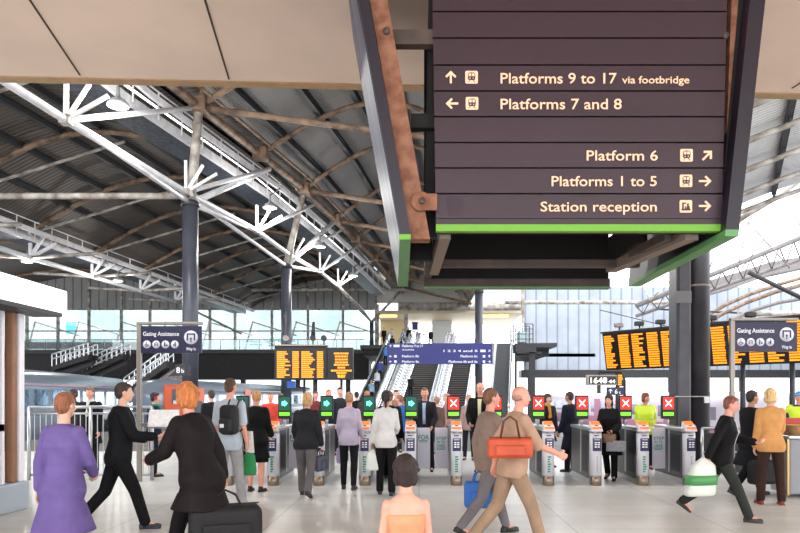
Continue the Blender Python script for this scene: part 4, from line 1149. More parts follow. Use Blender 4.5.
# ================================================================= DEPARTURE BOARDS
def led_rows(x0, x1, z0, z1, n, y, rnd, fill=(.55, 1), cols=1, gap=.1):
    """rows of broken amber dashes like far-off lines of lettering"""
    mb = MB(); dz = (z1 - z0) / n
    for i in range(n):
        z = z1 - (i + .5) * dz; L = (x1 - x0) * rnd.uniform(*fill); x = x0
        while x < x0 + L - .01:
            w = rnd.uniform(.05, .17) * (x1 - x0)
            w = min(w, x0 + L - x); mb.box(x, y - .006, z - dz * .33, x + w * .88, y, z + dz * .33); x += w
    return mb
rnd = random.Random(3)
by = 26.0
t = thing('departure_board', 'double departure board with amber lines on a post left of the stairs', 'departure board', (XP(301, by), by, 0))
MB().bbox(XP(274.5, by), by, ZP(380, by), XP(326.8, by), by + .3, ZP(346, by), .02).build('housing', m_black, t)
for a, b in ((276, 299.5), (300.5, 325.5)):
    s = MB().box(XP(a, by), by - .008, ZP(378.5, by), XP(b, by), by - .001, ZP(348.5, by)).build('screen', mat('screen_black', (10, 9, 10), .3), t)
    led_rows(XP(a + 16.5, by), XP(a + 23.3, by), ZP(378, by), ZP(351, by), 14, by - .009, rnd, (.9, 1)).build('led_text', m_amber, t)
    mb = merge(led_rows(XP(a + 1, by), XP(a + 15, by), ZP(378, by), ZP(351, by), 14, by - .009, rnd, (.5, 1)))
    mb.build('led_text', m_amber, t)
MB().box(XP(274, by), by - .1, ZP(346, by), XP(327, by), by + .4, ZP(344.6, by)).build('top_cover', m_frame, t)
MB().tube((XP(314.5, by), by + .2, 0), (XP(314.5, by), by + .2, ZP(379, by)), .09, n=10).build('post', m_dark, t)
MB().tube((XP(303.5, by), by + .2, 0), (XP(303.5, by), by + .2, ZP(379, by)), .05, n=10).build('post', m_dark, t)
t2 = thing('information_board', 'narrower amber message board right of the double departure board', 'information board', (XP(341, by), by, ZP(380, by)))
MB().bbox(XP(327.6, by), by, ZP(380, by), XP(353, by), by + .3, ZP(347.5, by), .02).build('housing', m_black, t2)
mb = MB()
for py, w in ((353.5, 15), (356.5, 13), (359.5, 13), (362.4, 13), (364.8, 15), (367.6, 8), (370.6, 21), (373, 10), (375.5, 8), (377, 7)):
    c = 341.5; zz = ZP(py, by); x = XP(c - w / 2, by); e = XP(c + w / 2, by)
    while x < e - .01:
        q = min(rnd.uniform(.05, .13), e - x); mb.box(x, by - .01, zz - .03, x + q * .86, by - .001, zz + .03); x += q
mb.build('led_text', m_amber, t2)
MB().tube((XP(341, by), by + .15, 0), (XP(341, by), by + .15, ZP(380, by)), .05, n=8).build('post', m_dark, t2)
for px, lb in ((286, 'small round loudspeaker on top of the double departure board at its left end'), (313, 'black loudspeaker on top of the double departure board'), (324, 'small camera at the right end of the double departure board')):
    p = P(px, 344.6, by + .1); tt = thing('loudspeaker', lb, 'loudspeaker', p)
    MB().tube(p, p + V((0, 0, .18)), .03, n=6).build('stalk', m_dark, tt); MB().tube(p + V((0, -.1, .24)), p + V((0, .14, .24)), .11, .09, n=12).build('horn', m_dark if px != 286 else m_grimy, tt)
    if px == 313: MB().tube(p + V((0, .02, .3)), p + V((.02, .02, .85)), .09, .05, n=10).build('antenna', m_dark, tt)
# small blue box and dark pole sign under the board
MB().box(XP(287, 27), 27, ZP(388, 27), XP(295, 27), 27.2, ZP(381, 27)).build('notice_board', mat('bright_blue_notice', (60, 110, 210), .4), label='small bright blue notice under the double departure board', cat='notice')

# big right board : own frame, turned and leaning
A = P(604, 352, 29.5); B = P(806, 343, 23.0)
d = (B - A); L = V((d.x, d.y, 0)).length; ang = math.atan2(d.y, d.x)
Hh = 1.56
bd = thing('departure_board', 'very wide amber departure board on dark poles behind the thick right column', 'departure board', (A.x, A.y, A.z))
bd.rotation_euler = (R(10), 0, ang)
def bb(mb, name, m, lab=None): 
    me = mb.mesh(name); o = bpy.data.objects.new(name, me); C.objects.link(o); o.parent = bd; me.materials.append(m)
    if lab: o['label'] = lab
    return o
bb(MB().bbox(0, 0, -Hh / 2, L, .28, Hh / 2, .02), 'housing', m_black)
bb(MB().box(-.05, -.03, Hh / 2, L + .05, .34, Hh / 2 + .07), 'top_cover', m_dark)
n = 6; uw = L / n
for i in range(n):
    x0 = i * uw
    bb(MB().box(x0 + .04, -.008, -Hh / 2 + .05, x0 + uw - .04, -.001, Hh / 2 - .06), 'screen', mat('screen_black'))
    if i < 5 or True:
        mb = merge(led_rows(x0 + .08, x0 + uw * .50, -Hh / 2 + .07, Hh / 2 - .10, 15, -.009, rnd, (.45, .95))); bb(mb, 'led_text', m_amber); mb = merge(led_rows(x0 + uw * .58, x0 + uw * .96, -Hh / 2 + .07, Hh / 2 - .10, 15, -.009, rnd, (.92, 1)))
        bb(mb, 'led_text', m_amber)
for u in (.08, .40, .74, .95):
    q = A + d * u
    o = MB().tube((q.x + .1, q.y + .25, 0), (q.x + .1, q.y + .25, q.z - .5), .09, n=10).build('support_pole', m_dark, label=f'dark pole holding up the wide amber board, {ORD[[.08, .40, .74, .95].index(u)]} from its left end', cat='pole')
for u, lb in ((.10, 'floodlight on the wide amber board near its left end'), (.22, 'camera on the wide amber board left of the thick column'), (.34, 'dark cylinder loudspeaker on the wide amber board'), (.60, 'camera on the wide amber board right of the thick column'), (.78, 'camera at the top of the wide amber board above the assistance sign')):
    q = A + d * u + V((0, .1, Hh / 2 + .06)); tt = thing('security_camera' if 'camera' in lb else 'floodlight' if 'flood' in lb else 'loudspeaker', lb, 'camera' if 'camera' in lb else 'light' if 'flood' in lb else 'loudspeaker', q)
    MB().tube(q - V((0, 0, .05)), q + V((0, 0, .2)), .035, n=6).build('stalk', m_dark, tt)
    MB().bbox(q.x - .2, q.y - .12, q.z + .16, q.x + .16, q.y + .12, q.z + .34, .04).build('body', m_grimy if 'flood' in lb else m_dark, tt)

# clock and platform signs
def clocksign():
    Y = 24.0; t = thing('digital_clock', 'digital clock sign showing 1648 beside an amber panel', 'clock', P(603, 386, Y))
    MB().bbox(XP(586.5, Y), Y, ZP(385.2, Y), XP(617, Y), Y + .2, ZP(374.8, Y), .02).build('housing', m_frame, t)
    MB().box(XP(589, Y), Y - .005, ZP(384, Y), XP(616.5, Y), Y, ZP(376.2, Y)).build('panel', m_dark, t)
    tm = text_mb('1648', h=5.4 * Y / FPX, w=16.5 * Y / FPX, bold=.02, ext=.006); moved(tm, (XP(590.5, Y), Y - .006, ZP(383, Y))); tm.build('digits', mat('digit_glow', (255, 250, 240), .5, emit=1.2), t)
    tm = text_mb('44', h=3.2 * Y / FPX, w=6.6 * Y / FPX, bold=.02, ext=.006); moved(tm, (XP(608.6, Y), Y - .006, ZP(383, Y))); tm.build('digits', mat('digit_glow'), t)
    MB().bbox(XP(617, Y), Y, ZP(386.4, Y), XP(624, Y), Y + .2, ZP(373.5, Y), .02).build('side_panel', m_black, t)
    rr = random.Random(9); led_rows(XP(618, Y), XP(623, Y), ZP(385.5, Y), ZP(374.5, Y), 6, Y - .001, rr, (.7, 1)).build('led_text', m_amber, t)
    MB().pipe([(XP(625.5, Y), Y + .1, 0), (XP(625.5, Y), Y + .1, ZP(381, Y)), (XP(624.6, Y), Y + .1, ZP(376, Y)), (XP(621.5, Y), Y + .1, ZP(371.5, Y)), (XP(600, Y), Y + .1, ZP(371.8, Y))], .05, 8).build('curved_post', m_dark, t)
    MB().tube((XP(600, Y), Y + .1, ZP(372, Y)), (XP(600, Y), Y + .1, ZP(375, Y)), .04, n=6).build('hanger', m_dark, t)
    return t
clocksign()
Y = 23.8; t = thing('platform_number_sign', 'small navy platform 6c sign below the digital clock', 'sign', P(616, 390, Y))
MB().bbox(XP(607, Y), Y, ZP(395, Y), XP(624, Y), Y + .12, ZP(387, Y), .01).build('panel', m_navy, t)
tm = text_mb('6', h=4.4 * Y / FPX, bold=.02, ext=.004); moved(tm, (XP(614.7, Y), Y - .002, ZP(393.6, Y))); tm.build('lettering', m_wht, t)
tm = text_mb('c', h=3 * Y / FPX, bold=.02, ext=.004); moved(tm, (XP(619, Y), Y - .002, ZP(393.6, Y))); tm.build('lettering', m_wht, t)
arrow(610.5, 391, Y, 0, 4.5, m_wht, t)
MB().box(XP(623, Y), Y + .03, ZP(392, Y), XP(626, Y), Y + .3, ZP(390, Y)).build('bracket', m_dark, t)
Y = 26.5; t = thing('platform_number_sign', 'black flag-shaped platform 8b sign on the left column', 'sign', P(190, 370, Y))
MB().prism([P(186.5, 375.6, Y), P(180, 375.6, Y), P(168, 376.5, Y), P(175, 371, Y), P(175, 364.5, Y), P(186.5, 364.5, Y)], (0, .1, 0)).build('panel', m_black, t)
MB().box(XP(180, Y), Y + .01, ZP(375.6, Y), XP(190, Y), Y + .1, ZP(364.5, Y)).build('panel', m_black, t)
tm = text_mb('8', h=5.6 * Y / FPX, bold=.012, ext=.004); moved(tm, (XP(176.3, Y), Y - .002, ZP(372.9, Y))); tm.build('lettering', m_wht, t)
tm = text_mb('b', h=4.0 * Y / FPX, bold=.012, ext=.004); moved(tm, (XP(181.5, Y), Y - .002, ZP(372.9, Y))); tm.build('lettering', m_wht, t)
MB().tube(P(187, 370, 26.6), (-9.3, 27.9, ZP(370, 26.6)), .06).build('bracket', m_dark, t)

# ================================================================= KIOSK AT THE LEFT EDGE
m_fascia = mat('lightbox_white', (255, 255, 255), .5, emit=1.6)
kx = XP(67.3, 10); t = thing('kiosk', 'glazed kiosk with a glowing white fascia at the left edge', 'kiosk', (kx - .4, 8.5, 0))
zt, zb = ZP(291.5, 10), ZP(313.4, 10)
MB().bbox(kx - .45, 5.0, zb, kx, 10.0, zt, .01).build('fascia', m_fascia, t, label='glowing white fascia box')
MB().box(kx - 3.2, 5.0, zb - .02, kx - .46, 9.9, zt - .05).build('roof', m_dark, t)
MB().box(kx - .46, 5.1, zb - .06, kx - .05, 9.95, zb - .003).build('soffit', m_dark, t)
px_ = XP(19.5, 9.6)
m_kp = mat('kiosk_white_post', (250, 248, 252), .3)
m_kb = mat('kiosk_brown_post', (150, 106, 80), .5, var=.1)
MB().bbox(XP(16, 9.6), 9.5, .38, XP(24.3, 9.6), 9.62, zb - .05, .02).build('corner_post', m_kp, t)
MB().bbox(XP(5.8, 9.4), 9.36, .38, XP(15, 9.4), 9.46, zb - .05, .02).build('pilaster', m_kb, t, label='brown timber pilaster')
MB().box(XP(4, 9.3), 9.2, .38, XP(6.2, 9.3), 9.26, zb - .05).build('glazing_bar', m_kp, t)
MB().box(XP(-6, 9.3), 9.2, ZP(431, 9.3), XP(6.2, 9.3), 9.26, ZP(424, 9.3)).build('glazing_bar', m_kp, t)
MB().box(kx - 3.2, 9.24, .38, XP(5, 9.3), 9.25, zb - .05).build('glass', glass_mat('dark_kiosk_glass', (60, 76, 96), .03), t)
MB().box(kx - 3.2, 5.2, 0, kx - 2.9, 9.3, zb).build('rear_wall', m_dark, t); MB().box(kx - 3.2, 5.0, 0, kx - .9, 5.2, zb).build('rear_wall', m_dark, t); MB().box(kx - 3.2, 5.2, zb - .1, kx - .5, 9.2, zb - .07).build('inner_ceiling', m_dark, t)
MB().bbox(kx - 3.2, 8.5, 0, XP(27, 9.6), 9.66, .38, .02).build('plinth', mat('kiosk_plinth', (176, 186, 196), .4), t)
MB().tube((XP(26.3, 10), 9.75, 0), (XP(26.3, 10), 9.75, zb), .028, n=8).build('downpipe', m_frame, t)

# ================================================================= RAILINGS
def railing(x0, x1, Y, label, top=1.22, lo=.1, bar=.105, parent=None, midtop=None):
    t = thing('railing', label, 'railing', (x0, Y, 0))
    MB().tube((x0, Y, top), (x1, Y, top), .03, n=10).build('top_rail', m_chrome, t)
    if midtop: MB().tube((x0, Y, midtop), (x1, Y, midtop), .02, n=8).build('upper_rail', m_chrome, t)
    MB().tube((x0, Y, lo), (x1, Y, lo), .02, n=8).build('lower_rail', m_chrome, t)
    n = int((x1 - x0) / 1.3) + 1
    for i in range(n + 1):
        x = x0 + (x1 - x0) * i / n; MB().tube((x, Y, 0), (x, Y, top), .032, n=10).build('post', m_chrome, t)
    mb = MB(); x = x0 + bar
    while x < x1: mb.tube((x, Y, lo), (x, Y, midtop or top), .008, n=6, caps=False); x += bar
    mb.build('balusters', m_chrome, t)
    return t
railing(XP(29, 12.8), XP(152, 12.8), 12.8, 'stainless railing with thin bars left of the ticket gates', top=ZP(407, 12.8), midtop=ZP(413.5, 12.8))
t = railing(XP(702, 12.95), XP(836, 12.95), 12.95, 'dark panelled barrier with a steel top rail right of the ticket gates', top=ZP(429, 12.7), bar=.4)
MB().box(XP(703, 12.95), 12.97, .12, XP(836, 12.95), 12.99, ZP(434, 12.7)).build('infill_panel', m_dark, t)
MB().tube(P(703, 452, 12.93), P(760, 452, 12.93), .012, n=6).build('cross_rail', m_chrome, t)
t = thing('assistance_counter', 'grey counter with red edge beside the woman in the tan jacket', 'counter', (XP(800, 10.8), 10.8, 0))
MB().bbox(XP(790, 10.6), 10.6, .05, XP(836, 10.6), 11.2, .9, .02).build('body', mat('counter_grey', (150, 152, 160), .4), t)
MB().bbox(XP(788.5, 10.55), 10.53, .9, XP(838, 10.55), 11.25, .95, .01).build('top', m_chrome, t)
MB().bbox(XP(789, 10.9), 11.0, .98 - .03, XP(838, 10.9), 11.15, 1.2, .01).build('screen_frame', mat('counter_red', (196, 60, 50), .4), t)
MB().box(XP(787.5, 10.5), 10.5, .05, XP(789.5, 10.5), 10.53, .9).build('edge_trim', mat('brass_edge', (196, 166, 110), .3, metal=.7), t)
# wicker basket
t = thing('wicker_basket', 'wicker basket on the counter beside the tan jacket', 'basket', P(793, 442, 10.85) * 1.0)
p = V((XP(797, 10.8), 10.78, .952))
t.location = p
MB().lathe([(.16, 0), (.20, .14), (.21, .15), (.19, .15), (.15, .02)], p, 18).build('bowl', mat('wicker', (206, 160, 108), .8, bump=.8, bscale=60, var=.3), t)

# ================================================================= TRAINS
def train(pts, w, z0, z1, label, mats, windows=True, doors=()):
    """body swept along its right-hand top line; pts = (x, y) of the platform side, left to right"""
    (xa, ya), (xb3, yb) = pts; d = V((xb3 - xa, yb - ya, 0)); Lt = d.length; d.normalize(); nrm = V((d.y, -d.x, 0))
    t = thing('train', label, 'train', (xa, ya, z0))
    h = z1 - z0
    prof = [(0, .0), (0.02, h * .28), (0, h * .72), (-.12, h * .88), (-.45, h * .97), (-w / 2, h), (-w + .45, h * .97), (-w + .12, h * .88), (-w, h * .72), (-w, 0)]
    def ring(s, k=1.0, off=0):
        c = V((xa, ya, z0)) + d * s
        return [c + nrm * (-w / 2 + (a + w / 2) * k) + V((0, 0, b * (k * .4 + .6))) for a, b in prof]
    mb = MB().loft([ring(.0, .78), ring(.5, .93), ring(1.4, 1), ring(Lt - 1.4, 1), ring(Lt - .5, .93), ring(Lt, .78)]); mb.build('body', mats[0], t)
    for i in range(int(Lt / 2.4)):
        s = 2.0 + i * 2.4
        if s + 1.8 > Lt - 1.5: break
        c0 = V((xa, ya, z0)) + d * s + nrm * .015; c1_ = c0 + d * 1.8
        MB().prism([c0 + V((0, 0, h * .50)), c1_ + V((0, 0, h * .50)), c1_ + V((0, 0, h * .73)), c0 + V((0, 0, h * .73))], nrm * .012).build('window', mats[1], t)
    for frac, hh, m in mats[2]:
        c0 = V((xa, ya, z0 + h * frac)) + d * 1.4 + nrm * .018; c1_ = V((xa, ya, z0 + h * frac)) + d * (Lt - 1.4) + nrm * .018
        MB().prism([c0, c1_, c1_ + V((0, 0, hh)), c0 + V((0, 0, hh))], nrm * .01).build('stripe', m, t)
    for s, m in doors:
        c0 = V((xa, ya, z0 + h * .3)) + d * s + nrm * .03; c1_ = c0 + d * 1.3
        MB().prism([c0, c1_, c1_ + V((0, 0, h * .55)), c0 + V((0, 0, h * .55))], nrm * .02).build('door', m, t)
    return t
m_tb = mat('train_silver_blue', (158, 172, 186), .25, metal=.3)
m_tw = mat('train_window', (150, 186, 214), .08, metal=.6, var=.5, vscale=3)
m_pink = mat('train_pink_stripe', (214, 170, 186), .4)
m_navyt = mat('train_navy', (44, 52, 92), .3)
m_torange = mat('train_orange', (240, 104, 60), .4)
# x grows to the right when seen from the platform: nrm points to the right-hand side of travel
train([(-16.6, 27), (-20.6, 50)], 2.7, -.9, 2.85, 'silver-blue train standing at the far left platform', (m_tb, m_tw, [(.78, .10, m_pink), (.42, .12, m_navyt)]))
t = train([(-13.75, 39), (-10.9, 74)], 2.7, -.9, 2.55, 'grey-blue train with an orange cab end behind the left column', (m_tb, m_tw, [(.80, .10, m_navyt), (.42, .3, m_navyt)]), doors=[(3, m_torange), (12, m_torange)])
fx0, fx1 = XP(164, 38.9), XP(188, 38.9)
MB().bbox(fx0, 38.7, -.1, fx1, 38.98, ZP(384.5, 38.8), .12).build('cab_front', m_torange, t, label='orange cab front')
MB().box(XP(171.5, 38.6), 38.66, ZP(404, 38.7), XP(179.5, 38.6), 38.7, ZP(389, 38.7)).build('cab_window', mats_ if False else mat('cab_window_grey', (92, 98, 104), .2, metal=.4), t)
MB().box(XP(173, 38.6), 38.62, ZP(404, 38.7), XP(177, 38.6), 38.66, ZP(400.5, 38.7)).build('cab_notice', m_wht, t)
train([(11.4, 74), (9.4, 30)][::-1] if False else [(11.2, 72), (14.0, 29)], 2.7, -2.2 + 1.3, 1.75, 'white and lilac train standing behind the right-hand ticket gates',
      (mat('train_white_lilac', (232, 222, 234), .35), mat('train_window_pale', (176, 168, 190), .1, metal=.3), [(.2, .5, mat('train_magenta', (214, 130, 176), .4))]), doors=[(8, mat('train_magenta')), (22, mat('train_magenta')), (34, mat('train_magenta'))])
# ================================================================= PEOPLE
def remeshed(mb, voxel, smooth=3, name='m'):
    me = mb.mesh(name); o = bpy.data.objects.new('tmp', me); C.objects.link(o)
    r = o.modifiers.new('r', 'REMESH'); r.mode = 'VOXEL'; r.voxel_size = voxel; r.use_smooth_shade = True
    if smooth:
        s = o.modifiers.new('s', 'SMOOTH'); s.factor = .5; s.iterations = smooth
    dg = bpy.context.evaluated_depsgraph_get()
    out = bpy.data.meshes.new_from_object(o.evaluated_get(dg)); out.name = name
    bpy.data.objects.remove(o); bpy.data.meshes.remove(me)
    return out
def cap(mb, a, b, ra, rb, n=12):
    a = V(a); b = V(b); d = b - a
    if d.length < 1e-5: return mb.ball(a, ra, n, 8)
    mb.tube(a, b, ra, rb, n=n); mb.ball(a, ra, n, 8); mb.ball(b, rb, n, 8); return mb
def ring(c, r, f, hw, hd, n=20, e=.85):
    out = []
    for i in range(n):
        t = 2 * pi * i / n; cx, sy = math.cos(t), math.sin(t)
        out.append(c + r * hw * math.copysign(abs(cx) ** e, cx) + f * hd * math.copysign(abs(sy) ** e, sy))
    return out
def rotx(v, a): return Matrix.Rotation(a, 3, 'X') @ v
def skeleton(H, fem, pose):
    k = H / 1.75; g = dict(pose); J = {'k': k, 'fem': fem}
    pel = V((0, 0, .92 * k))
    bw = g.get('build', 1.0)
    J['bw'] = bw
    hw = .085 * k * (1.05 if fem else 1)
    for s, key in ((-1, 'lL'), (1, 'lR')):
        hf, kn = g.get(key, (3, 4))[:2]; sp = g.get(key, (3, 4, 0))[2] if len(g.get(key, (3, 4))) > 2 else 2
        hip = pel + V((s * hw, 0, -.02 * k))
        td = V((0, math.sin(R(hf)), -math.cos(R(hf)))); td = Matrix.Rotation(-s * R(sp), 3, 'Y') @ td
        knee = hip + td * .43 * k
        a2 = hf - kn
        sd = V((0, math.sin(R(a2)), -math.cos(R(a2)))); sd = Matrix.Rotation(-s * R(sp * .6), 3, 'Y') @ sd
        ank = knee + sd * .40 * k
        ft = max(-50, min(20, a2 * .7)) if kn > 25 or abs(a2) > 22 else 0
        fd = V((s * .12, math.cos(R(ft)), math.sin(R(ft)))).normalized()
        J['hip%d' % s] = hip; J['knee%d' % s] = knee; J['ank%d' % s] = ank; J['fd%d' % s] = fd
    def lowest():
        m = 9
        for s in (-1, 1):
            a = J['ank%d' % s]; f = J['fd%d' % s]; m = min(m, a.z - .075 * k + min(0, f.z * .15 * k), a.z - .075 * k + min(0, -f.z * .05 * k))
        return m
    dz = -lowest()
    for q in list(J):
        if q[:3] in ('hip', 'kne', 'ank'): J[q] = J[q] + V((0, 0, dz))
    pel = pel + V((0, 0, dz)); J['pel'] = pel
    M = Matrix.Rotation(-R(g.get('lean', 2)), 3, 'X') @ Matrix.Rotation(R(g.get('side', 0)), 3, 'Y')
    u, f, r = M @ V((0, 0, 1)), M @ V((0, 1, 0)), M @ V((1, 0, 0))
    if g.get('twist'):
        T = Matrix.Rotation(R(g['twist']), 3, u); f2, r2 = T @ f, T @ r
    else: f2, r2 = f, r
    J['u'], J['f'], J['r'], J['f2'], J['r2'] = u, f, r, f2, r2
    sh = (.144 if fem else .166) * k * (.5 + .5 * bw)
    for s, key in ((-1, 'aL'), (1, 'aR')):
        fl, ab, el, tw = (list(g.get(key, (5, 8, 12, 5))) + [0, 0, 0, 0])[:4]
        S0 = pel + u * .485 * k + r2 * s * sh
        def dirn(a, abd, inn):
            v = V((0, math.sin(R(a)), -math.cos(R(a))))
            v = Matrix.Rotation(-s * R(abd), 3, 'Y') @ v
            v = Matrix.Rotation(s * R(inn), 3, 'Z') @ v
            B = Matrix((r2, f2, u)).transposed()
            return B @ v
        ud = dirn(fl, ab, 0); fdv = dirn(fl + el, ab * .6, tw)
        E = S0 + ud * .285 * k; Wr = E + fdv * .25 * k
        J['sh%d' % s], J['el%d' % s], J['wr%d' % s], J['hd%d' % s] = S0, E, Wr, fdv
        n_ = r2 * (-s); n_ = (n_ - fdv * n_.dot(fdv)).normalized(); J['pn%d' % s] = n_
        J['grip%d' % s] = Wr + fdv * .10 * k + n_ * .02 * k
    nb = pel + u * .56 * k; J['nb'] = nb
    hm = Matrix.Rotation(R(g.get('hy', 0)), 3, 'Z') @ Matrix.Rotation(-R(g.get('hp', 0)), 3, 'X')
    base = Matrix((r2, f2, u)).transposed()
    HM = (Matrix.Rotation(-R(g.get('lean', 2)) * .35, 3, 'X') @ Matrix.Rotation(0, 3, 'Z')) @ (Matrix((r2, (r2.cross(V((0, 0, 1)))) * -1, V((0, 0, 1)))).transposed() if g.get('upright', True) else base) @ hm
    J['HM'] = HM
    J['hc'] = nb + (u * .07 + HM @ V((0, .025, .10))) * k
    return J
def torso_rings(J, infl=0.0, z0=-.10, z1=.57, belly=0.0):
    k, fem, bw = J['k'], J['fem'], J['bw']
    tab = [(-.12, .150, .105), (-.05, .170, .118), (0, .172, .118), (.09, .152, .108), (.18, .134, .100), (.28, .148, .112), (.37, .165, .122), (.45, .172, .112), (.50, .160, .095), (.535, .118, .076), (.565, .066, .062)]
    if fem: tab = [(-.12, .155, .110), (-.05, .176, .122), (0, .172, .120), (.09, .142, .104), (.18, .120, .092), (.28, .134, .108), (.36, .148, .128), (.42, .152, .108), (.49, .142, .086), (.535, .104, .068), (.565, .056, .055)]
    rs = []
    for z, a, b in tab:
        if z < z0 - 1e-6 or z > z1 + 1e-6: continue
        t = max(0, min(1, z / .4)); f = J['f'].lerp(J['f2'], t); r = J['r'].lerp(J['r2'], t)
        q = bw if z < .47 else (.6 + .4 * bw)
        c = J['pel'] + J['u'] * z * k + f * (.012 * math.sin(max(0, z) / .5 * pi) + (bw - 1) * .10 * max(0, math.sin((z + .05) / .5 * pi))) * k
        rs.append(ring(c, r, f, (a * q) * k + infl, (b * q) * k + infl))
    return rs
def drape_ring(J, z, extra, s=1):
    """an ellipse round both legs at height z"""
    pts = []
    for q in (-1, 1):
        h, kn, an = J['hip%d' % q], J['knee%d' % q], J['ank%d' % q]
        if z > kn.z: t = (h.z - z) / max(1e-3, h.z - kn.z); p = h.lerp(kn, max(0, t))
        else: t = (kn.z - z) / max(.05, kn.z - an.z); p = kn.lerp(an, max(0, min(1, t)))
        pts.append(V((p.x, p.y, z)))
    c = (pts[0] + pts[1]) / 2; d = pts[1] - pts[0]
    return ring(c, V((1, 0, 0)), V((0, 1, 0)), abs(d.x) / 2 + .078 * J['k'] + extra, abs(d.y) / 2 + .088 * J['k'] + extra)
def limb(mb, J, s, what, infl=0.0, frac=2.0):
    k = J['k']; bw = .6 + .4 * J['bw']
    if what == 'arm':
        A, B, D = J['sh%d' % s], J['el%d' % s], J['wr%d' % s]; ra, rb, rc = .048, .040, .028
    else:
        A, B, D = J['hip%d' % s], J['knee%d' % s], J['ank%d' % s]; ra, rb, rc = .083, .055, .036
        bw = .3 + .7 * J['bw']
    fm = .92 if J['fem'] and what == 'arm' else 1
    ra, rb, rc = [x * k * bw * fm + infl for x in (ra, rb, rc)]
    if frac <= 1:
        E = A.lerp(B, frac); cap(mb, A, E, ra, ra + (rb - ra) * frac + .008)
    else:
        cap(mb, A, B, ra, rb)
        E = B.lerp(D, frac - 1); rend = rb + (rc - rb) * (frac - 1)
        if what == 'leg' and infl < .012:
            cm = B.lerp(D, .3) - V((0, .012 * k, 0)); cap(mb, B, cm, rb, rb * 1.0); cap(mb, cm, E, rb * 1.0, rend)
        else: cap(mb, B, E, rb, rend)
def hand_into(mb, wr, d, n, side, k, curl=35, fist=False):
    """palm, four unequal bent fingers and a thumb; d along the forearm, n out of the palm"""
    t = d.cross(n).normalized() * (-side)
    if t.z < 0 and abs(t.z) > .3: pass
    t = (V((0, 1, 0)) - d * d.y); 
    if t.length < .2: t = (V((0, 0, 1)) - d * d.z)
    t.normalize(); n = t.cross(d).normalized() * (1 if (t.cross(d)).dot(n) > 0 else -1)
    cap(mb, wr - d * .01, wr + d * .02 * k, .026 * k, .027 * k)
    lens = (.038, .043, .040, .031)
    for i in range(4):
        off = (.030 - .0205 * i) * k; kn = wr + d * (.088 - .004 * abs(i - 1)) * k + t * off
        cap(mb, wr + d * .015 * k + t * off * .7, kn, .0135 * k, .0105 * k, 8)
        a = curl * (.8 + .12 * i); p = kn; L = lens[i] * k
        for j, (ll, rr) in enumerate(((L, .0088), (L * .72, .0080), (L * .55, .0072))):
            a2 = R(min(230, a * (j + .6))); q = p + (d * math.cos(a2) + n * math.sin(a2)) * ll
            cap(mb, p, q, rr * k, rr * .94 * k, 8); p = q
    a = wr + d * .025 * k + t * .026 * k; b = a + (t * .75 + d * .7 + n * .35).normalized() * .042 * k; c = b + (t * .1 + d * .85 + n * .5).normalized() * .032 * k
    cap(mb, a, b, .0125 * k, .0105 * k, 8); cap(mb, b, c, .0105 * k, .0085 * k, 8)
def head_into(mb, J):
    k, HM, c = J['k'], J['HM'], J['hc']
    def E(p, r, n=14, m=10): mb.ball(c + HM @ (V(p) * k), k, n, m, r, M=HM)
    E((0, -.012, .028), (.076, .094, .088)); E((0, .012, -.015), (.066, .078, .092)); E((0, .030, -.055), (.050, .052, .052))
    E((0, .060, -.088), (.026, .022, .020)); E((0, .070, .020), (.048, .020, .012))
    for s in (-1, 1):
        E((s * .034, .062, -.028), (.024, .022, .022)); E((s * .075, -.010, -.012), (.009, .020, .032), 8, 6)
    mb.tube(c + HM @ (V((0, .078, .014)) * k), c + HM @ (V((0, .104, -.028)) * k), .007 * k, .012 * k, n=8)
    E((0, .097, -.030), (.015, .013, .010), 8, 6)
    E((0, .083, -.058), (.024, .010, .009), 8, 6)
    cap(mb, J['nb'] - J['u'] * .03 * k, c + HM @ V((0, -.012, -.07)) * k, .056 * k, .050 * k)
SKIN = {'fair': (222, 172, 148), 'pink': (226, 160, 138), 'tan': (184, 132, 100), 'dark': (104, 70, 52)}
def cloth(name, col, rough=.8, bump=.75, bscale=7, var=.14):
    return mat('cloth_' + name, [c * (.72 if max(col) < 90 else .95) for c in col], rough, bump=bump, bscale=bscale, var=var, vscale=5, spec=.2)
PEOPLE = {}
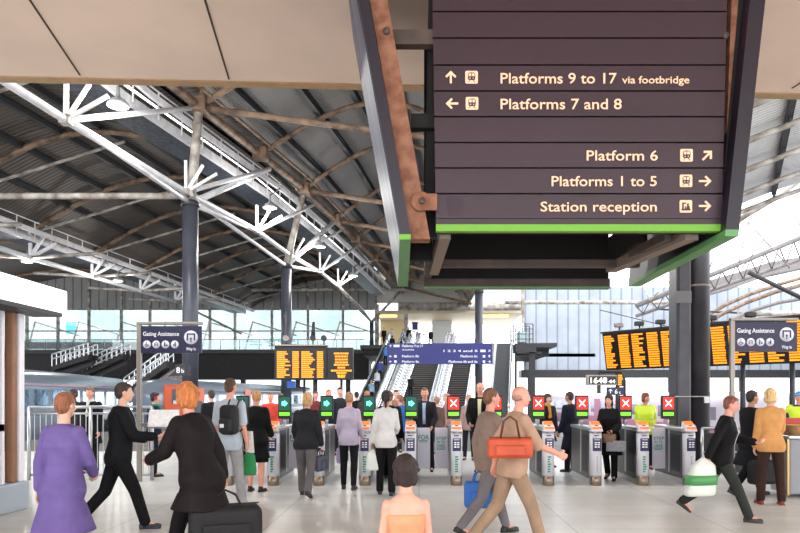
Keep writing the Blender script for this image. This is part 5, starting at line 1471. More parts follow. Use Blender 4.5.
def person(key, label, px, Y, H, yaw, top, bottom, hair, pose=None, fem=False, skin='fair', shoes=(28, 26, 26), z=0.0, voxel=None, extras=(), group=None, X=None):
    """top = (kind, colour, sleeve 0..2, hem) ; bottom = (kind, colour)"""
    pose = pose or {}; x = XP(px, Y) if X is None else X
    vx = voxel or (.0068 if Y < 12.9 else .010 if Y < 20 else .022)
    near = Y < 20
    J = skeleton(H, fem, pose); k = J['k']
    mb = MB(); rs = torso_rings(J, -.006 if top[0] != 'vest_top' else 0); mb.loft(rs)
    for s in (-1, 1):
        limb(mb, J, s, 'arm', -.005 if top[2] > 1.5 else 0); limb(mb, J, s, 'leg', 0 if bottom[0] in ('skirt', 'shorts') else -.011)
        if near: hand_into(mb, J['wr%d' % s], J['hd%d' % s], J['pn%d' % s], s, k, pose.get('curl', 35) if not isinstance(pose.get('curl'), dict) else pose['curl'].get(s, 35))
        else: cap(mb, J['wr%d' % s], J['wr%d' % s] + J['hd%d' % s] * .12 * k, .03 * k, .025 * k, 8)
        a, fd = J['ank%d' % s], J['fd%d' % s]
        cap(mb, a, a + fd * .13 * k - V((0, 0, .045 * k)), .034 * k, .026 * k); cap(mb, a, a - fd * .03 * k - V((0, 0, .04 * k)), .035 * k, .03 * k)
        mb.ball(J['sh%d' % s] - J['u'] * .012, .048 * k, 12, 8)
    head_into(mb, J)
    me = remeshed(mb, vx, 2 if near else 1, 'person')
    sc_ = SKIN[skin]; me.materials.append(mat('skin_' + skin, sc_, .55, var=.06, vscale=9))
    for p in me.polygons: p.use_smooth = True
    o = bpy.data.objects.new('person', me); C.objects.link(o)
    o.location = (x, Y, z); o.rotation_euler = (0, 0, R(yaw)); tag(o, label, 'person', group)
    def part(mb, name, m, v=None, sm=3, lab=None, raw=False):
        me = mb.mesh(name) if raw else remeshed(mb, v or vx * 1.35, sm, name)
        me.materials.append(m)
        c = bpy.data.objects.new(name, me); C.objects.link(c); c.parent = o
        if lab: c['label'] = lab
        return c
    # ---- lower clothes
    bk, bc = bottom[0], bottom[1]
    if bk in ('trousers', 'jeans', 'leggings', 'shorts'):
        wide = {'trousers': .020, 'jeans': .013, 'leggings': .005, 'shorts': .022}[bk]
        mb = MB(); mb.loft(torso_rings(J, .004, -.12, .10))
        for s in (-1, 1):
            if bk == 'shorts': limb(mb, J, s, 'leg', wide, 1.0)
            else:
                limb(mb, J, s, 'leg', wide * .75, 1.94)
                if bk == 'trousers': cap(mb, J['knee%d' % s], J['ank%d' % s] + V((0, 0, .01)), .070 * k, .064 * k)
                if bk == 'jeans': cap(mb, J['knee%d' % s], J['ank%d' % s] + V((0, 0, .02)), .060 * k, .052 * k)
        part(mb, bk, cloth(bk + key, bc), sm=3)
    elif bk == 'skirt':
        hem = bottom[2] * k; mb = MB(); rs = torso_rings(J, .012, -.05, .10)[::-1]; zt = (J['pel'].z - .06 * k); n = 5
        for i in range(1, n + 1): rs.append(drape_ring(J, zt - (zt - hem) * i / n, .012 + .03 * i / n))
        mb.loft(rs); part(mb, 'skirt', cloth('skirt' + key, bc))
    # ---- upper clothes
    tk, tc, slv, hem = top[:4]; infl = {'tshirt': .016, 'shirt': .018, 'blouse': .017, 'jumper': .021, 'jacket': .026, 'blazer': .024, 'coat': .031, 'dress': .018, 'vest_top': .010}[tk]
    mb = MB(); rs = torso_rings(J, infl, -.12 if hem < 0 else -.05, .565)
    if tk == 'vest_top': rs = torso_rings(J, infl, -.05, .45)
    if hem < -.14:
        low = rs; zt = J['pel'].z - .10 * k; ze = J['pel'].z + hem * k; n = 5; down = []
        for i in range(n, 0, -1): down.append(drape_ring(J, zt - (zt - ze) * i / n, infl + (.035 if tk != 'jacket' else .02) * i / n))
        rs = down + low
    mb.loft(rs)
    for s in (-1, 1):
        if slv > 0: limb(mb, J, s, 'arm', infl, min(slv, 1.93)); mb.ball(J['sh%d' % s] - J['u'] * .014, .046 * k + infl, 12, 8)
    if tk in ('jacket', 'blazer', 'coat', 'shirt', 'jumper'):
        mb.tube(J['nb'] - J['u'] * .045 * k, J['nb'] + J['u'] * .012 * k + J['f'] * .006, .085 * k, .067 * k, n=16)
    m_top = cloth(tk + key, tc, .75 if tk != 'jumper' else .9)
    top_o = part(mb, tk, m_top, v=vx * 1.2, sm=8)
    # ---- shoes
    for s in (-1, 1):
        a, fd = J['ank%d' % s], J['fd%d' % s]; mb = MB(); dn = V((0, 0, 1))
        up = fd.cross(V((1, 0, 0))).normalized(); up = up if up.z > 0 else -up
        h = a - up * .040 * k
        cap(mb, h - fd * .035 * k, h + fd * .06 * k, .036 * k, .036 * k); cap(mb, h + fd * .06 * k, h + fd * .155 * k - up * .008 * k, .038 * k, .028 * k)
        if pose.get('shoe', 'shoe') == 'shoe': cap(mb, a - fd * .01 * k, a - up * .03 * k, .041 * k, .043 * k)
        mb.beam(h - fd * .065 * k - up * .028 * k, h + fd * .175 * k - up * .028 * k, .068 * k, .016 * k, up=up)
        if near: part(mb, 'shoe', mat('shoe_%d_%d_%d' % shoes, shoes, .4, var=.1), v=max(.007, vx), sm=2)
        else: part(mb, 'shoe', mat('shoe_%d_%d_%d' % shoes, shoes, .4, var=.1), v=.02, sm=1)
    # ---- hair
    hk, hcol = hair[0], hair[1]; HM, c = J['HM'], J['hc']
    if hk != 'none':
        mb = MB()
        def E(p, r, n=14, m=10): mb.ball(c + HM @ (V(p) * k), k, n, m, r, M=HM)
        big = {'short': 0, 'crop': -.004, 'bob': .008, 'long': .006, 'bun': .003, 'pony': .004, 'curly': .016, 'bald': -.004}[hk]
        if hk == 'bald': E((0, -.045, -.005), (.079, .062, .045))
        else:
            E((0, -.020, .036), (.081 + big, .094 + big, .090 + big)); E((0, -.052, -.012), (.070 + big, .055 + big, .070))
            E((0, .045, .075), (.050, .034, .030))
        if hk in ('bob', 'curly'):
            for s in (-1, 1): E((s * .062, -.015, -.040), (.026 + big * .6, .056, .066))
            E((0, -.062, -.055), (.072, .046, .062))
        if hk == 'long':
            for s in (-1, 1): E((s * .064, -.018, -.060), (.022, .046, .10))
            E((0, -.066, -.10), (.074, .040, .125))
        if hk == 'bun': E((0, -.115, .06), (.045, .042, .042))
        if hk == 'pony': E((0, -.118, .03), (.026, .03, .04)); E((0, -.128, -.05), (.028, .026, .09)); E((0, -.122, -.13), (.018, .018, .06))
        if hk == 'curly':
            rr = random.Random(len(key))
            for i in range(46):
                th, ph = rr.uniform(0, 2 * pi), rr.uniform(.0, 1.9)
                d_ = V((math.sin(ph) * math.cos(th), math.sin(ph) * math.sin(th), math.cos(ph)))
                if d_.y > .45 and d_.z < .5: continue
                E((d_.x * .088, d_.y * .098 - .02, d_.z * .10 + .03), (.022, .022, .022), 8, 6)
        part(mb, 'hair', mat('hair_%d_%d_%d' % hcol, hcol, .6, var=.35, vscale=16, bump=.6, bscale=60, stretch=(3, 3, .6)), v=max(vx, .008), sm=2)
    # ---- face
    if near:
        for s in (-1, 1):
            e = MB(); pc = c + HM @ (V((s * .030, .077, .002)) * k); e.ball(pc, .0125 * k, 10, 8, (1, .8, .62), M=HM); w_ = part(e, 'eye', mat('eye_white', (226, 220, 214), .3), raw=True)
            e = MB(); e.ball(pc + HM @ V((0, .0085, 0)) * k, .006 * k, 8, 6, (1, .5, .9), M=HM)
            me = e.mesh('iris'); me.materials.append(mat('iris_dark', (50, 38, 32), .2)); q = bpy.data.objects.new('iris', me); C.objects.link(q); q.parent = w_
            if hk != 'none':
                e = MB(); e.beam(c + HM @ (V((s * .016, .089, .026)) * k), c + HM @ (V((s * .046, .080, .027)) * k), .006 * k, .006 * k); part(e, 'eyebrow', mat('brow', (84, 62, 46), .8), raw=True)
        e = MB(); e.ball(c + HM @ (V((0, .0915, -.0575)) * k), .022 * k, 10, 6, (1, .22, .22), M=HM); part(e, 'lips', mat('lip', (176, 96, 90), .5), raw=True)
    # ---- extras worn
    for ex in extras:
        kind = ex[0]
        if kind == 'front':                              # shirt front seen in an open jacket
            col = ex[1]; w0, w1 = ex[2], ex[3]; mb = MB(); lo = []; z = .0 if len(ex) < 5 else ex[4]
            rr = torso_rings(J, infl + .006, z, .54); rr2 = torso_rings(J, infl - .01, z, .54); n = len(rr[0])
            ring_a = []; m_ = len(rr)
            for i, (ra, rb) in enumerate(zip(rr, rr2)):
                w = w0 + (w1 - w0) * i / (m_ - 1); ca = sum(ra, V()) / n; fr = J['f'].lerp(J['f2'], i / (m_ - 1)); ri = J['r'].lerp(J['r2'], i / (m_ - 1))
                hd_a = (ra[n // 4] - ca).length
                A_ = [ca + fr * hd_a * math.cos(t) * 1.0 + ri * w * k * math.sin(t) / math.sin(.6) for t in (-.6, -.3, 0, .3, .6)]
                B_ = [p - fr * .03 for p in A_][::-1]
                ring_a.append(A_ + B_)
            mb.loft(ring_a); part(mb, 'shirt_front' if len(ex) < 6 else ex[5], cloth('front' + key + str(col[0]), col, bump=.1), raw=True)
        elif kind == 'vest':
            mb = MB(); mb.loft(torso_rings(J, infl + .014, -.05, .535)); 
            for s in (-1, 1): cap(mb, J['sh%d' % s], J['sh%d' % s].lerp(J['el%d' % s], .18), .062 * k + infl, .062 * k + infl)
            part(mb, 'hi_vis_vest', mat('hi_vis_yellow', (214, 236, 60), .6, emit=.12), v=vx * 1.3)
            for za in (.10, .26):
                a = [r_ for r_ in torso_rings(J, infl + .022, -.05, .56)]
                zt = J['pel'] + J['u'] * za * k; mb = MB(); f_, r_ = J['f'], J['r']
                hwv = (.150 if not fem else .14) * k * J['bw'] + infl + .02; hdv = .115 * k * J['bw'] + infl + .02
                mb.loft([ring(zt - J['u'] * .022, r_, f_, hwv, hdv), ring(zt + J['u'] * .022, r_, f_, hwv, hdv)]); part(mb, 'reflective_band', mat('reflective_grey', (206, 210, 214), .3, metal=.4), raw=True)
        elif kind == 'cap_hat':
            mb = MB(); mb.ball(c + HM @ (V((0, -.012, .040)) * k), k, 16, 10, (.086, .102, .092), M=HM); mb.ball(c + HM @ (V((0, .10, .045)) * k), k, 14, 6, (.062, .055, .010), M=HM)
            part(mb, 'cap', cloth('cap' + key, ex[1], bump=.1), v=max(vx, .008))
        elif kind == 'scarf':
            mb = MB(); nbp = J['nb']; mb.ball(nbp + J['f'] * .012 + J['u'] * .005, 1, 16, 8, (.092 * k, .092 * k, .05 * k)); cap(mb, nbp + J['f'] * .085, nbp + J['f'] * .13 - J['u'] * .26 * k, .035, .045)
            part(mb, 'scarf', cloth('scarf' + key, ex[1]), v=max(vx, .01))
        elif kind == 'headphones':
            mb = MB(); mb.pipe([c + HM @ (V((.092 * math.cos(t), -.005, .03 + .10 * math.sin(t))) * k) for t in [pi * i / 10 for i in range(11)]], .008, 6)
            for s in (-1, 1): mb.ball(c + HM @ (V((s * .090, -.005, -.005)) * k), .036 * k, 10, 8, (.5, 1, 1), M=HM)
            part(mb, 'headphones', mat('headphone_red', ex[1], .4), v=.008)
        elif kind == 'glasses':
            mb = MB()
            for s in (-1, 1):
                mb.pipe([c + HM @ (V((s * .031 + .021 * math.cos(t), .098, .002 + .015 * math.sin(t))) * k) for t in [2 * pi * i / 10 for i in range(11)]], .0018, 5)
                mb.tube(c + HM @ (V((s * .05, .096, .006)) * k), c + HM @ (V((s * .078, -.005, .004)) * k), .0018, n=5)
            mb.tube(c + HM @ (V((-.01, .1, .004)) * k), c + HM @ (V((.01, .1, .004)) * k), .0018, n=5); part(mb, 'glasses', m_black, raw=True)
        elif kind == 'strap':
            mb = MB(); s = ex[2]; rrs = [J['nb'] + J['r2'] * s * .07 * k + J['u'] * .0, J['pel'] + J['u'] * .3 * k + J['f2'] * .15 * k, J['pel'] - J['u'] * .02 * k - J['r'] * s * .19 * k + J['f'] * .04]
            mb.pipe(rrs, .012, 6); part(mb, 'bag_strap', mat('strap_%d' % ex[1][0], ex[1], .6), raw=True)
    Mw = Matrix.Translation(V((x, Y, z))) @ Matrix.Rotation(R(yaw), 4, 'Z')
    J['M'] = Mw; J['W'] = lambda name, off=(0, 0, 0): Mw @ (J[name] + V(off)); J['D'] = lambda v: Matrix.Rotation(R(yaw), 3, 'Z') @ V(v)
    J['obj'] = o; PEOPLE[key] = J
    return J

# ---------------------------------------------------------------- things people carry
def soft(mb, v=.012, sm=3, name='bag'): return remeshed(mb, v, sm, name)
def link_mesh(me, name, m, parent=None, loc=None, rz=0, label=None, cat=None, group=None):
    me.materials.append(m); o = bpy.data.objects.new(name, me); C.objects.link(o); o.parent = parent
    if loc is not None: o.location = loc
    o.rotation_euler = (0, 0, rz); tag(o, label, cat, group); return o
def carrier_bag(grip, w, h, d, rz, label, m, band=None, name='carrier_bag', tilt=0.0):
    t = thing(name, label, 'bag', grip, rz=rz)
    mb = MB(); rings_ = []
    for z, a, b in ((-.04, .16, .2), (-.12, .40, .45), (-.24, .78, .8), (-.5, .92, 1.05), (-.8, 1.0, 1.15), (-.95, 1.02, 1.1), (-1, .9, .9)):
        rings_.append(ring(V((tilt * z * h, 0, z * h)), V((1, 0, 0)), V((0, 1, 0)), w / 2 * a, d / 2 * b, 16, .7))
    mb.loft(rings_[::-1]); me = soft(mb, .012, 2, 'bag_body'); b_ = link_mesh(me, 'bag_body', m, t)
    for s in (-1, 1):
        hb = MB(); hb.pipe([V((-.10 * w, s * .15 * d, -.12 * h)), V((-.05 * w, s * .02, -.03 * h)), V((0, 0, .005)), V((.05 * w, s * .02, -.03 * h)), V((.10 * w, s * .15 * d, -.12 * h))], .006, 6)
        link_mesh(hb.mesh('handle'), 'handle', m, t)
    if band:
        mb = MB(); mb.loft([ring(V((tilt * z * h, 0, z * h)), V((1, 0, 0)), V((0, 1, 0)), w / 2 * 1.03, d / 2 * 1.18, 16, .7) for z in (-.72, -.48)]); link_mesh(mb.mesh('printed_band'), 'printed_band', band, t)
    return t
def holdall(grip, w, h, d, rz, label, m, m2, name='holdall', drop=.12):
    t = thing(name, label, 'bag', grip, rz=rz)
    mb = MB(); mb.bbox(-w / 2, -d / 2, -drop - h, w / 2, d / 2, -drop, min(d, h) * .28, 3); link_mesh(soft(mb, .012, 4, 'bag_body'), 'bag_body', m, t)
    for s in (-1, 1):
        hb = MB(); hb.pipe([V((-w * .22, s * d * .3, -drop - .03)), V((-w * .14, s * .04, -.04)), V((0, 0, 0.005)), V((w * .14, s * .04, -.04)), V((w * .22, s * d * .3, -drop - .03))], .010, 6)
        link_mesh(hb.mesh('handle'), 'handle', m2, t)
    mb = MB(); mb.bbox(-w * .32, -d / 2 - .03, -drop - h * .85, w * .32, -d / 2 + .02, -drop - h * .35, .012); link_mesh(mb.mesh('front_pocket'), 'front_pocket', m, t)
    mb = MB(); mb.beam((-w * .46, 0, -drop + .002), (w * .46, 0, -drop + .002), .02, .01); link_mesh(mb.mesh('zip'), 'zip', m2, t)
    return t
def papers(p, w, h, rz, tiltx, label, name='newspaper', col=(226, 226, 224)):
    t = thing(name, label, 'paper', p, rz=rz); mb = MB()
    for i in range(5): mb.box(-w / 2 + i * .004, -.003 * i, -h / 2 + .004 * i, w / 2 - i * .003, -.003 * i + .0022, h / 2 - .002 * i)
    xform(mb, Matrix.Rotation(R(tiltx), 4, 'X')); link_mesh(mb.mesh('pages'), 'pages', mat('paper_%d' % col[0], col, .7, var=.12, vscale=30), t)
    return t

# ---------------------------------------------------------------- the crowd, front to back
WALK = {'lL': (24, 8), 'lR': (-18, 22)}
WALK2 = {'lR': (24, 8), 'lL': (-18, 22)}
def P_(base, **kw): d = dict(base); d.update(kw); return d
STAND = {}
blk = (24, 23, 26)
# foreground
J = person('child', 'small foreground person with dark curly hair and peach sleeveless top, seen from behind', 406, 3.75, 1.235, 8, ('vest_top', (226, 158, 118), 0, 0), ('jeans', (70, 78, 104)), ('curly', (40, 24, 21)), P_(WALK, hp=6, build=.96), fem=True, skin='pink')
J = person('purple', 'person in a long purple dress with short copper hair at the left', 62, 5.75, 1.60, -12, ('dress', (112, 94, 154), 1.9, -.42), ('leggings', (60, 52, 90)), ('short', (150, 92, 62)), P_(WALK, aR=(20, 10, 38, 30), aL=(-8, 10, 14), build=1.12), fem=True)
J = person('suit', 'person in a black suit striding right with a white newspaper at the left', 118, 8.05, 1.73, -62, ('blazer', (22, 22, 28), 1.93, -.12), ('trousers', (20, 20, 24)), ('short', (60, 42, 34)), P_(WALK2, aR=(28, 10, 62, 15), aL=(14, 12, 70, 20), lean=4, curl=60, build=1.08), shoes=(30, 34, 46), extras=(('front', (226, 226, 232), .035, .06, .18),))
g = J['W']('grip1'); papers(g + V((.03, -.05, .04)), .34, .22, R(10), -28, 'white folded newspaper held by the person in the black suit')
g = J['W']('grip-1'); papers(g + V((.02, -.04, 0)), .30, .20, R(-14), 70, 'pale leaflets held low by the person in the black suit', 'leaflets', (206, 196, 214))
J = person('dark', 'ginger-haired person in a dark brown coat leaning forward in the foreground', 202, 6.1, 1.70, 62, ('coat', (38, 29, 31), 1.93, -.30), ('trousers', (22, 19, 22)), ('curly', (202, 120, 62)), P_(WALK, lean=16, aL=(42, 12, 44, 10), aR=(-6, 14, 14), hp=-4, curl=70, build=1.1), fem=True, skin='pink')
g = J['W']('grip1'); g2 = J['W']('grip-1')
holdall(g + V((.08, -.22, 0)), .62, .42, .28, R(20), 'big black holdall swinging behind the person in the dark brown coat', mat('black_canvas', (16, 15, 18), .7, bump=.3), mat('black_strap', (26, 24, 26), .6))
J = person('stride', 'balding person striding right in a beige shirt and khaki trousers', 512, 7.05, 1.68, -74, ('shirt', (196, 160, 134), 1.0, -.10), ('trousers', (164, 136, 112)), ('bald', (176, 140, 118)), P_(WALK2, lean=7, aR=(34, 10, 40, 0), aL=(-22, 10, 24), curl=60, build=1.08), skin='pink', shoes=(96, 76, 60))
g = J['W']('grip1')
g = J['W']('grip-1'); holdall(J['W']('sh1') + V((-.16, -.16, .04)), .44, .20, .14, R(-4), 'orange-red shoulder bag at the hip of the person in the beige shirt', mat('orange_leather', (196, 78, 42), .5, var=.15), mat('brown_strap', (92, 50, 36), .5), name='shoulder_bag', drop=.20)
J2 = person('grey', 'person in a grey cardigan just behind the person in the beige shirt', 488, 7.7, 1.66, -70, ('jumper', (150, 128, 116), 1.93, -.12), ('jeans', (122, 116, 120)), ('short', (122, 82, 62)), P_(WALK, aR=(30, 8, 60, 20), aL=(-12, 8, 20), curl=50), skin='pink')
holdall(J2['W']('grip-1') + V((0, -.02, 0)), .34, .3, .14, R(5), 'bright blue cloth bag low beside the striding pair', mat('blue_canvas', (52, 110, 190), .7), mat('blue_canvas'), name='cloth_bag')
J = person('walker', 'person in a black jacket and white top walking with a green-banded carrier bag', 722, 8.75, 1.60, -112, ('jacket', (26, 25, 28), 1.93, -.12), ('trousers', (66, 70, 66)), ('short', (140, 84, 66)), P_(WALK2, lL=(-26, 26), lR=(26, 6), lean=7, aR=(-24, 14, 8), aL=(34, 16, 56, 25), hp=8, curl=70), fem=True, skin='pink', shoes=(44, 42, 48), extras=(('front', (214, 202, 200), .05, .075, .1),))
m_cb = mat('carrier_white_plastic', (224, 230, 222), .35, bump=.4, bscale=14); m_cg = mat('carrier_green_print', (84, 158, 92), .4)
carrier_bag(J['W']('grip1'), .40, .50, .18, R(12), 'white carrier bag with a green band carried by the person in the black jacket', m_cb, m_cg, tilt=.15)
J = person('darkbag', 'person in a long dark coat between the walking person and the tan jacket', 750, 10.7, 1.66, -78, ('coat', (24, 24, 32), 1.93, -.36), ('trousers', (22, 22, 28)), ('short', (48, 34, 32)), P_(WALK, aL=(20, 12, 50), aR=(0, 10, 8, 10), curl=70), skin='tan')
holdall(J['W']('grip1'), .44, .36, .2, R(15), 'black shoulder bag hanging beside the tan jacket', mat('black_canvas'), mat('black_strap'), name='shoulder_bag')
J = person('tan', 'person with blonde bobbed hair in a tan jacket and brown trousers waiting at the counter', 771, 9.95, 1.64, -8, ('blazer', (222, 160, 98), 1.93, -.14), ('trousers', (78, 52, 44)), ('bob', (226, 190, 132)), {'aR': (26, 10, 40, -8), 'aL': (2, 8, 14), 'lL': (2, 2, 5), 'lR': (0, 2, 5), 'build': 1.05}, fem=True, shoes=(130, 40, 34))
# at the gates
J = person('backpack', 'person in a white t-shirt and pale grey trousers wearing a black backpack', 229, 9.5, 1.78, -14, ('tshirt', (196, 206, 216), .8, -.12), ('trousers', (168, 166, 166)), ('crop', (88, 60, 44)), {'lL': (-4, 6), 'lR': (14, 5), 'aR': (-4, 10, 30, 10), 'aL': (4, 8, 16), 'curl': 50}, skin='pink', shoes=(220, 220, 220))
t = thing('backpack', 'black backpack on the back of the person in the white t-shirt', 'backpack', J['W']('pel'), rz=R(-14))
kx_ = J['W']('pel'); mb = MB(); mb.bbox(.0, -.30, .10, .24, -.125, .50, .06, 3); link_mesh(soft(mb, .012, 3, 'pack_body'), 'pack_body', mat('black_canvas'), t)
mb = MB(); mb.bbox(.03, -.35, .13, .21, -.28, .32, .03, 2); link_mesh(soft(mb, .01, 2, 'front_pocket'), 'front_pocket', mat('black_strap'), t)
mb = MB(); mb.bbox(.06, -.356, .2, .12, -.345, .25, .004, 1); link_mesh(mb.mesh('tag'), 'tag', m_wht, t, label='small pale tag')
for s_ in (.05, .19):
    mb = MB(); mb.pipe([V((s_, -.14, .46)), V((s_ + .0, -.07, .56)), V((s_, .05, .575)), V((s_, .155, .44)), V((s_ + .02, .15, .25)), V((s_ + .03, -.10, .14))], .013, 6); link_mesh(mb.mesh('strap'), 'strap', mat('black_strap'), t)
papers(J['W']('grip1') + V((.03, -.02, .10)), .16, .30, R(-30), 6, 'white papers held by the person with the black backpack', 'papers')
carrier_bag(J['W']('grip1') + V((.02, .03, 0)), .20, .36, .12, R(-20), 'green and white cloth bag held by the person with the black backpack', mat('green_cloth', (30, 130, 70), .7), name='cloth_bag')
J = person('blackcoat', 'blonde person in a long black top with bare calves at the green gate', 256, 11.3, 1.62, -10, ('coat', (16, 16, 18), 1.93, -.34), ('skirt', (18, 18, 20), .52), ('short', (190, 140, 84)), {'lL': (2, 3), 'lR': (-2, 3), 'aR': (14, 8, 40, 10), 'aL': (4, 8, 16), 'build': 1.12}, fem=True, skin='pink', shoes=(18, 16, 16))
J = person('greyjacket', 'person with fair hair in a charcoal jacket and grey trousers entering a gate', 306, 10.75, 1.60, -4, ('jacket', (48, 48, 54), 1.93, -.14), ('trousers', (104, 98, 98)), ('bob', (200, 158, 106)), P_({'lL': (16, 6), 'lR': (-14, 18)}, lean=8, aL=(10, 12, 40, 10), aR=(0, 12, 20), curl=60, build=1.1), fem=True)
holdall(J['W']('grip1') + V((.0, .0, .02)), .30, .24, .12, R(75), 'slate handbag held by the person in the charcoal jacket', mat('slate_leather', (70, 72, 88), .5), mat('black_strap'), name='handbag', drop=.10)
J = person('lilac', 'person in a pale lilac top and black trousers passing a green-lit gate', 349, 11.55, 1.60, -6, ('shirt', (196, 184, 206), 1.93, -.12), ('jeans', (26, 24, 32)), ('short', (176, 128, 96)), P_(STAND, aL=(4, 10, 30, 10), aR=(10, 8, 40), lL=(6, 4), lR=(-6, 8), curl=60), fem=True, skin='pink')
holdall(J['W']('grip-1') + V((0, 0, .02)), .30, .26, .10, R(70), 'lilac handbag on the left arm of the person in the lilac top', mat('lilac_leather', (160, 146, 176), .5), mat('lilac_strap', (120, 108, 136), .5), name='handbag', drop=.1)
J = person('whiteshirt', 'person with a dark ponytail in a white shirt and black skirt, seen from behind', 386, 10.9, 1.62, -2, ('blouse', (226, 222, 220), 1.9, -.05), ('trousers', (22, 20, 24)), ('pony', (36, 22, 22)), P_({'lL': (8, 4), 'lR': (-8, 12)}, aL=(-2, 12, 12), aR=(20, 8, 50, 10), curl={-1: 80, 1: 45}), fem=True, skin='tan')
carrier_bag(J['W']('grip-1'), .22, .34, .13, R(8), 'white plastic carrier bag hanging from the hand of the person in the white shirt', mat('carrier_white_plastic'))
J = person('darkleft', 'brown-haired person in a black jacket just left of the white shirt and ponytail', 389, 12.8, 1.66, -6, ('jacket', (24, 28, 24), 1.93, -.12), ('trousers', (24, 24, 28)), ('short', (96, 64, 48)), P_(WALK, curl=50))
# beyond the gates
J = person('staff', 'suited person with pale blue shirt and lanyard facing forward behind the gates', 425, 14.3, 1.70, 172, ('blazer', (46, 46, 54), 1.93, -.14), ('trousers', (34, 34, 42)), ('crop', (120, 84, 60)), {'aR': (6, 10, 18), 'aL': (8, 12, 40, 20), 'lL': (0, 2, 5), 'lR': (4, 4, 5)}, skin='pink', extras=(('front', (174, 196, 222), .05, .06, .05), ('front', (52, 60, 110), .012, .018, .16, 'lanyard')))
J = person('bald', 'bald person in a black jacket and cream shirt coming through a red-lit gate', 481, 14.0, 1.80, 166, ('jacket', (22, 22, 24), 1.93, -.14), ('trousers', (40, 38, 42)), ('bald', (120, 104, 92)), P_({'lL': (12, 6), 'lR': (-10, 16)}, aR=(10, 12, 50, 20), aL=(16, 10, 50, 20), lean=5, hy=-14, build=1.1, curl=50), skin='pink', extras=(('front', (232, 222, 180), .05, .065, .05), ('glasses',)))
J = person('mustard', 'person in a dark coat with a mustard scarf behind the red-lit gates', 547, 15.2, 1.58, 196, ('coat', (34, 32, 40), 1.93, -.3), ('trousers', (30, 28, 34)), ('bob', (62, 42, 32)), STAND, fem=True, extras=(('scarf', (204, 138, 50)),))
J = person('navycoat', 'person in a long navy coat standing just beyond the gates', 571, 14.2, 1.62, 40, ('coat', (34, 38, 58), 1.93, -.42), ('trousers', (26, 28, 40)), ('short', (70, 50, 44)), {'aL': (6, 8, 20)}, skin='tan')
J = person('longcoat', 'person in a black coat passing through a gate with a brown and a grey bag', 610, 12.85, 1.56, 150, ('coat', (20, 20, 24), 1.93, -.40), ('trousers', (22, 22, 26)), ('long', (38, 28, 28)), P_({'lL': (10, 6), 'lR': (-10, 16)}, lean=6, aR=(24, 8, 50, 10), aL=(10, 10, 60, 20), curl=60), fem=True, skin='pink')
g = V((XP(611, 12.3), 12.42, .93)); holdall(g, .24, .16, .09, R(-20), 'small brown handbag held by the person in the black coat', mat('brown_leather', (128, 96, 72), .5), mat('brown_strap'), name='handbag', drop=.06)
papers(V((XP(617, 12.3), 12.36, .66)), .34, .2, R(-15), 14, 'grey folder held low by the person in the black coat', 'folder', (150, 150, 156))
J = person('hivis', 'member of staff in a yellow hi-vis vest with brown hair behind the right gates', 645, 14.8, 1.60, 172, ('jumper', (206, 226, 66), 1.9, -.1), ('trousers', (40, 42, 60)), ('bob', (142, 84, 62)), {'aL': (10, 10, 60, 30), 'aR': (10, 10, 60, 30), 'hy': 30, 'build': 1.12}, fem=True, skin='pink', extras=(('vest',), ('strap', (60, 50, 50), 1)))
J = person('hivis2', 'member of staff in a yellow hi-vis vest and light blue cap at the right edge', 799, 13.6, 1.62, 150, ('jumper', (60, 70, 92), 1.9, -.1), ('trousers', (40, 42, 60)), ('short', (110, 80, 60)), STAND, skin='pink', extras=(('vest',), ('cap_hat', (110, 164, 214))))
J = person('cream', 'person in a black coat with a white scarf behind the left railing', 91, 13.9, 1.70, 178, ('coat', (26, 24, 28), 1.93, -.3), ('trousers', (30, 28, 30)), ('short', (132, 100, 74)), STAND, skin='pink', extras=(('scarf', (226, 222, 216)),))
J = person('brownrail', 'person in a dark brown jacket behind the left railing, beside the white scarf', 75, 14.6, 1.68, 150, ('jacket', (62, 50, 46), 1.93, -.12), ('trousers', (40, 36, 36)), ('short', (54, 38, 32)), STAND, skin='dark')
J = person('headphones', 'person in a blue and green jacket with red headphones beside the left assistance sign post', 153, 13.4, 1.60, -60, ('jacket', (32, 52, 84), 1.93, -.12), ('jeans', (40, 44, 62)), ('short', (60, 26, 30)), STAND, extras=(('headphones', (170, 36, 56)), ('scarf', (46, 140, 110))))
J = person('redtop', 'person in a red jumper in the crowd beyond the left gates', 271, 16.5, 1.62, 176, ('jumper', (214, 74, 62), 1.9, -.1), ('jeans', (48, 52, 76)), ('crop', (130, 90, 66)), STAND, skin='pink')
J = person('greytop', 'person in a grey top next to the red jumper beyond the gates', 281, 17.2, 1.60, 168, ('jumper', (132, 130, 142), 1.9, -.1), ('jeans', (44, 44, 56)), ('short', (120, 90, 70)), STAND, fem=True)
J = person('navyb', 'person in a navy blazer beyond the green gates, left of the lilac top', 329, 17.4, 1.70, 170, ('blazer', (42, 44, 60), 1.93, -.1), ('trousers', (36, 36, 46)), ('crop', (160, 120, 90)), STAND, skin='pink')
J = person('greysuit', 'person in a charcoal suit beyond the gates just left of the lilac top', 340, 18.4, 1.76, 186, ('blazer', (58, 58, 66), 1.93, -.1), ('trousers', (46, 46, 54)), ('short', (50, 38, 34)), STAND)
J = person('bluej', 'person in a bright blue jacket in the crowd left of the staff person', 401, 16.3, 1.60, 60, ('jacket', (52, 104, 184), 1.93, -.12), ('jeans', (44, 46, 62)), ('short', (150, 104, 76)), P_(WALK), skin='pink')
J = person('brownj', 'person in a taupe jacket turned away, right of the staff person', 437, 16.2, 1.56, 20, ('jacket', (104, 80, 72), 1.93, -.12), ('trousers', (50, 44, 44)), ('short', (176, 124, 98)), P_(WALK), fem=True)
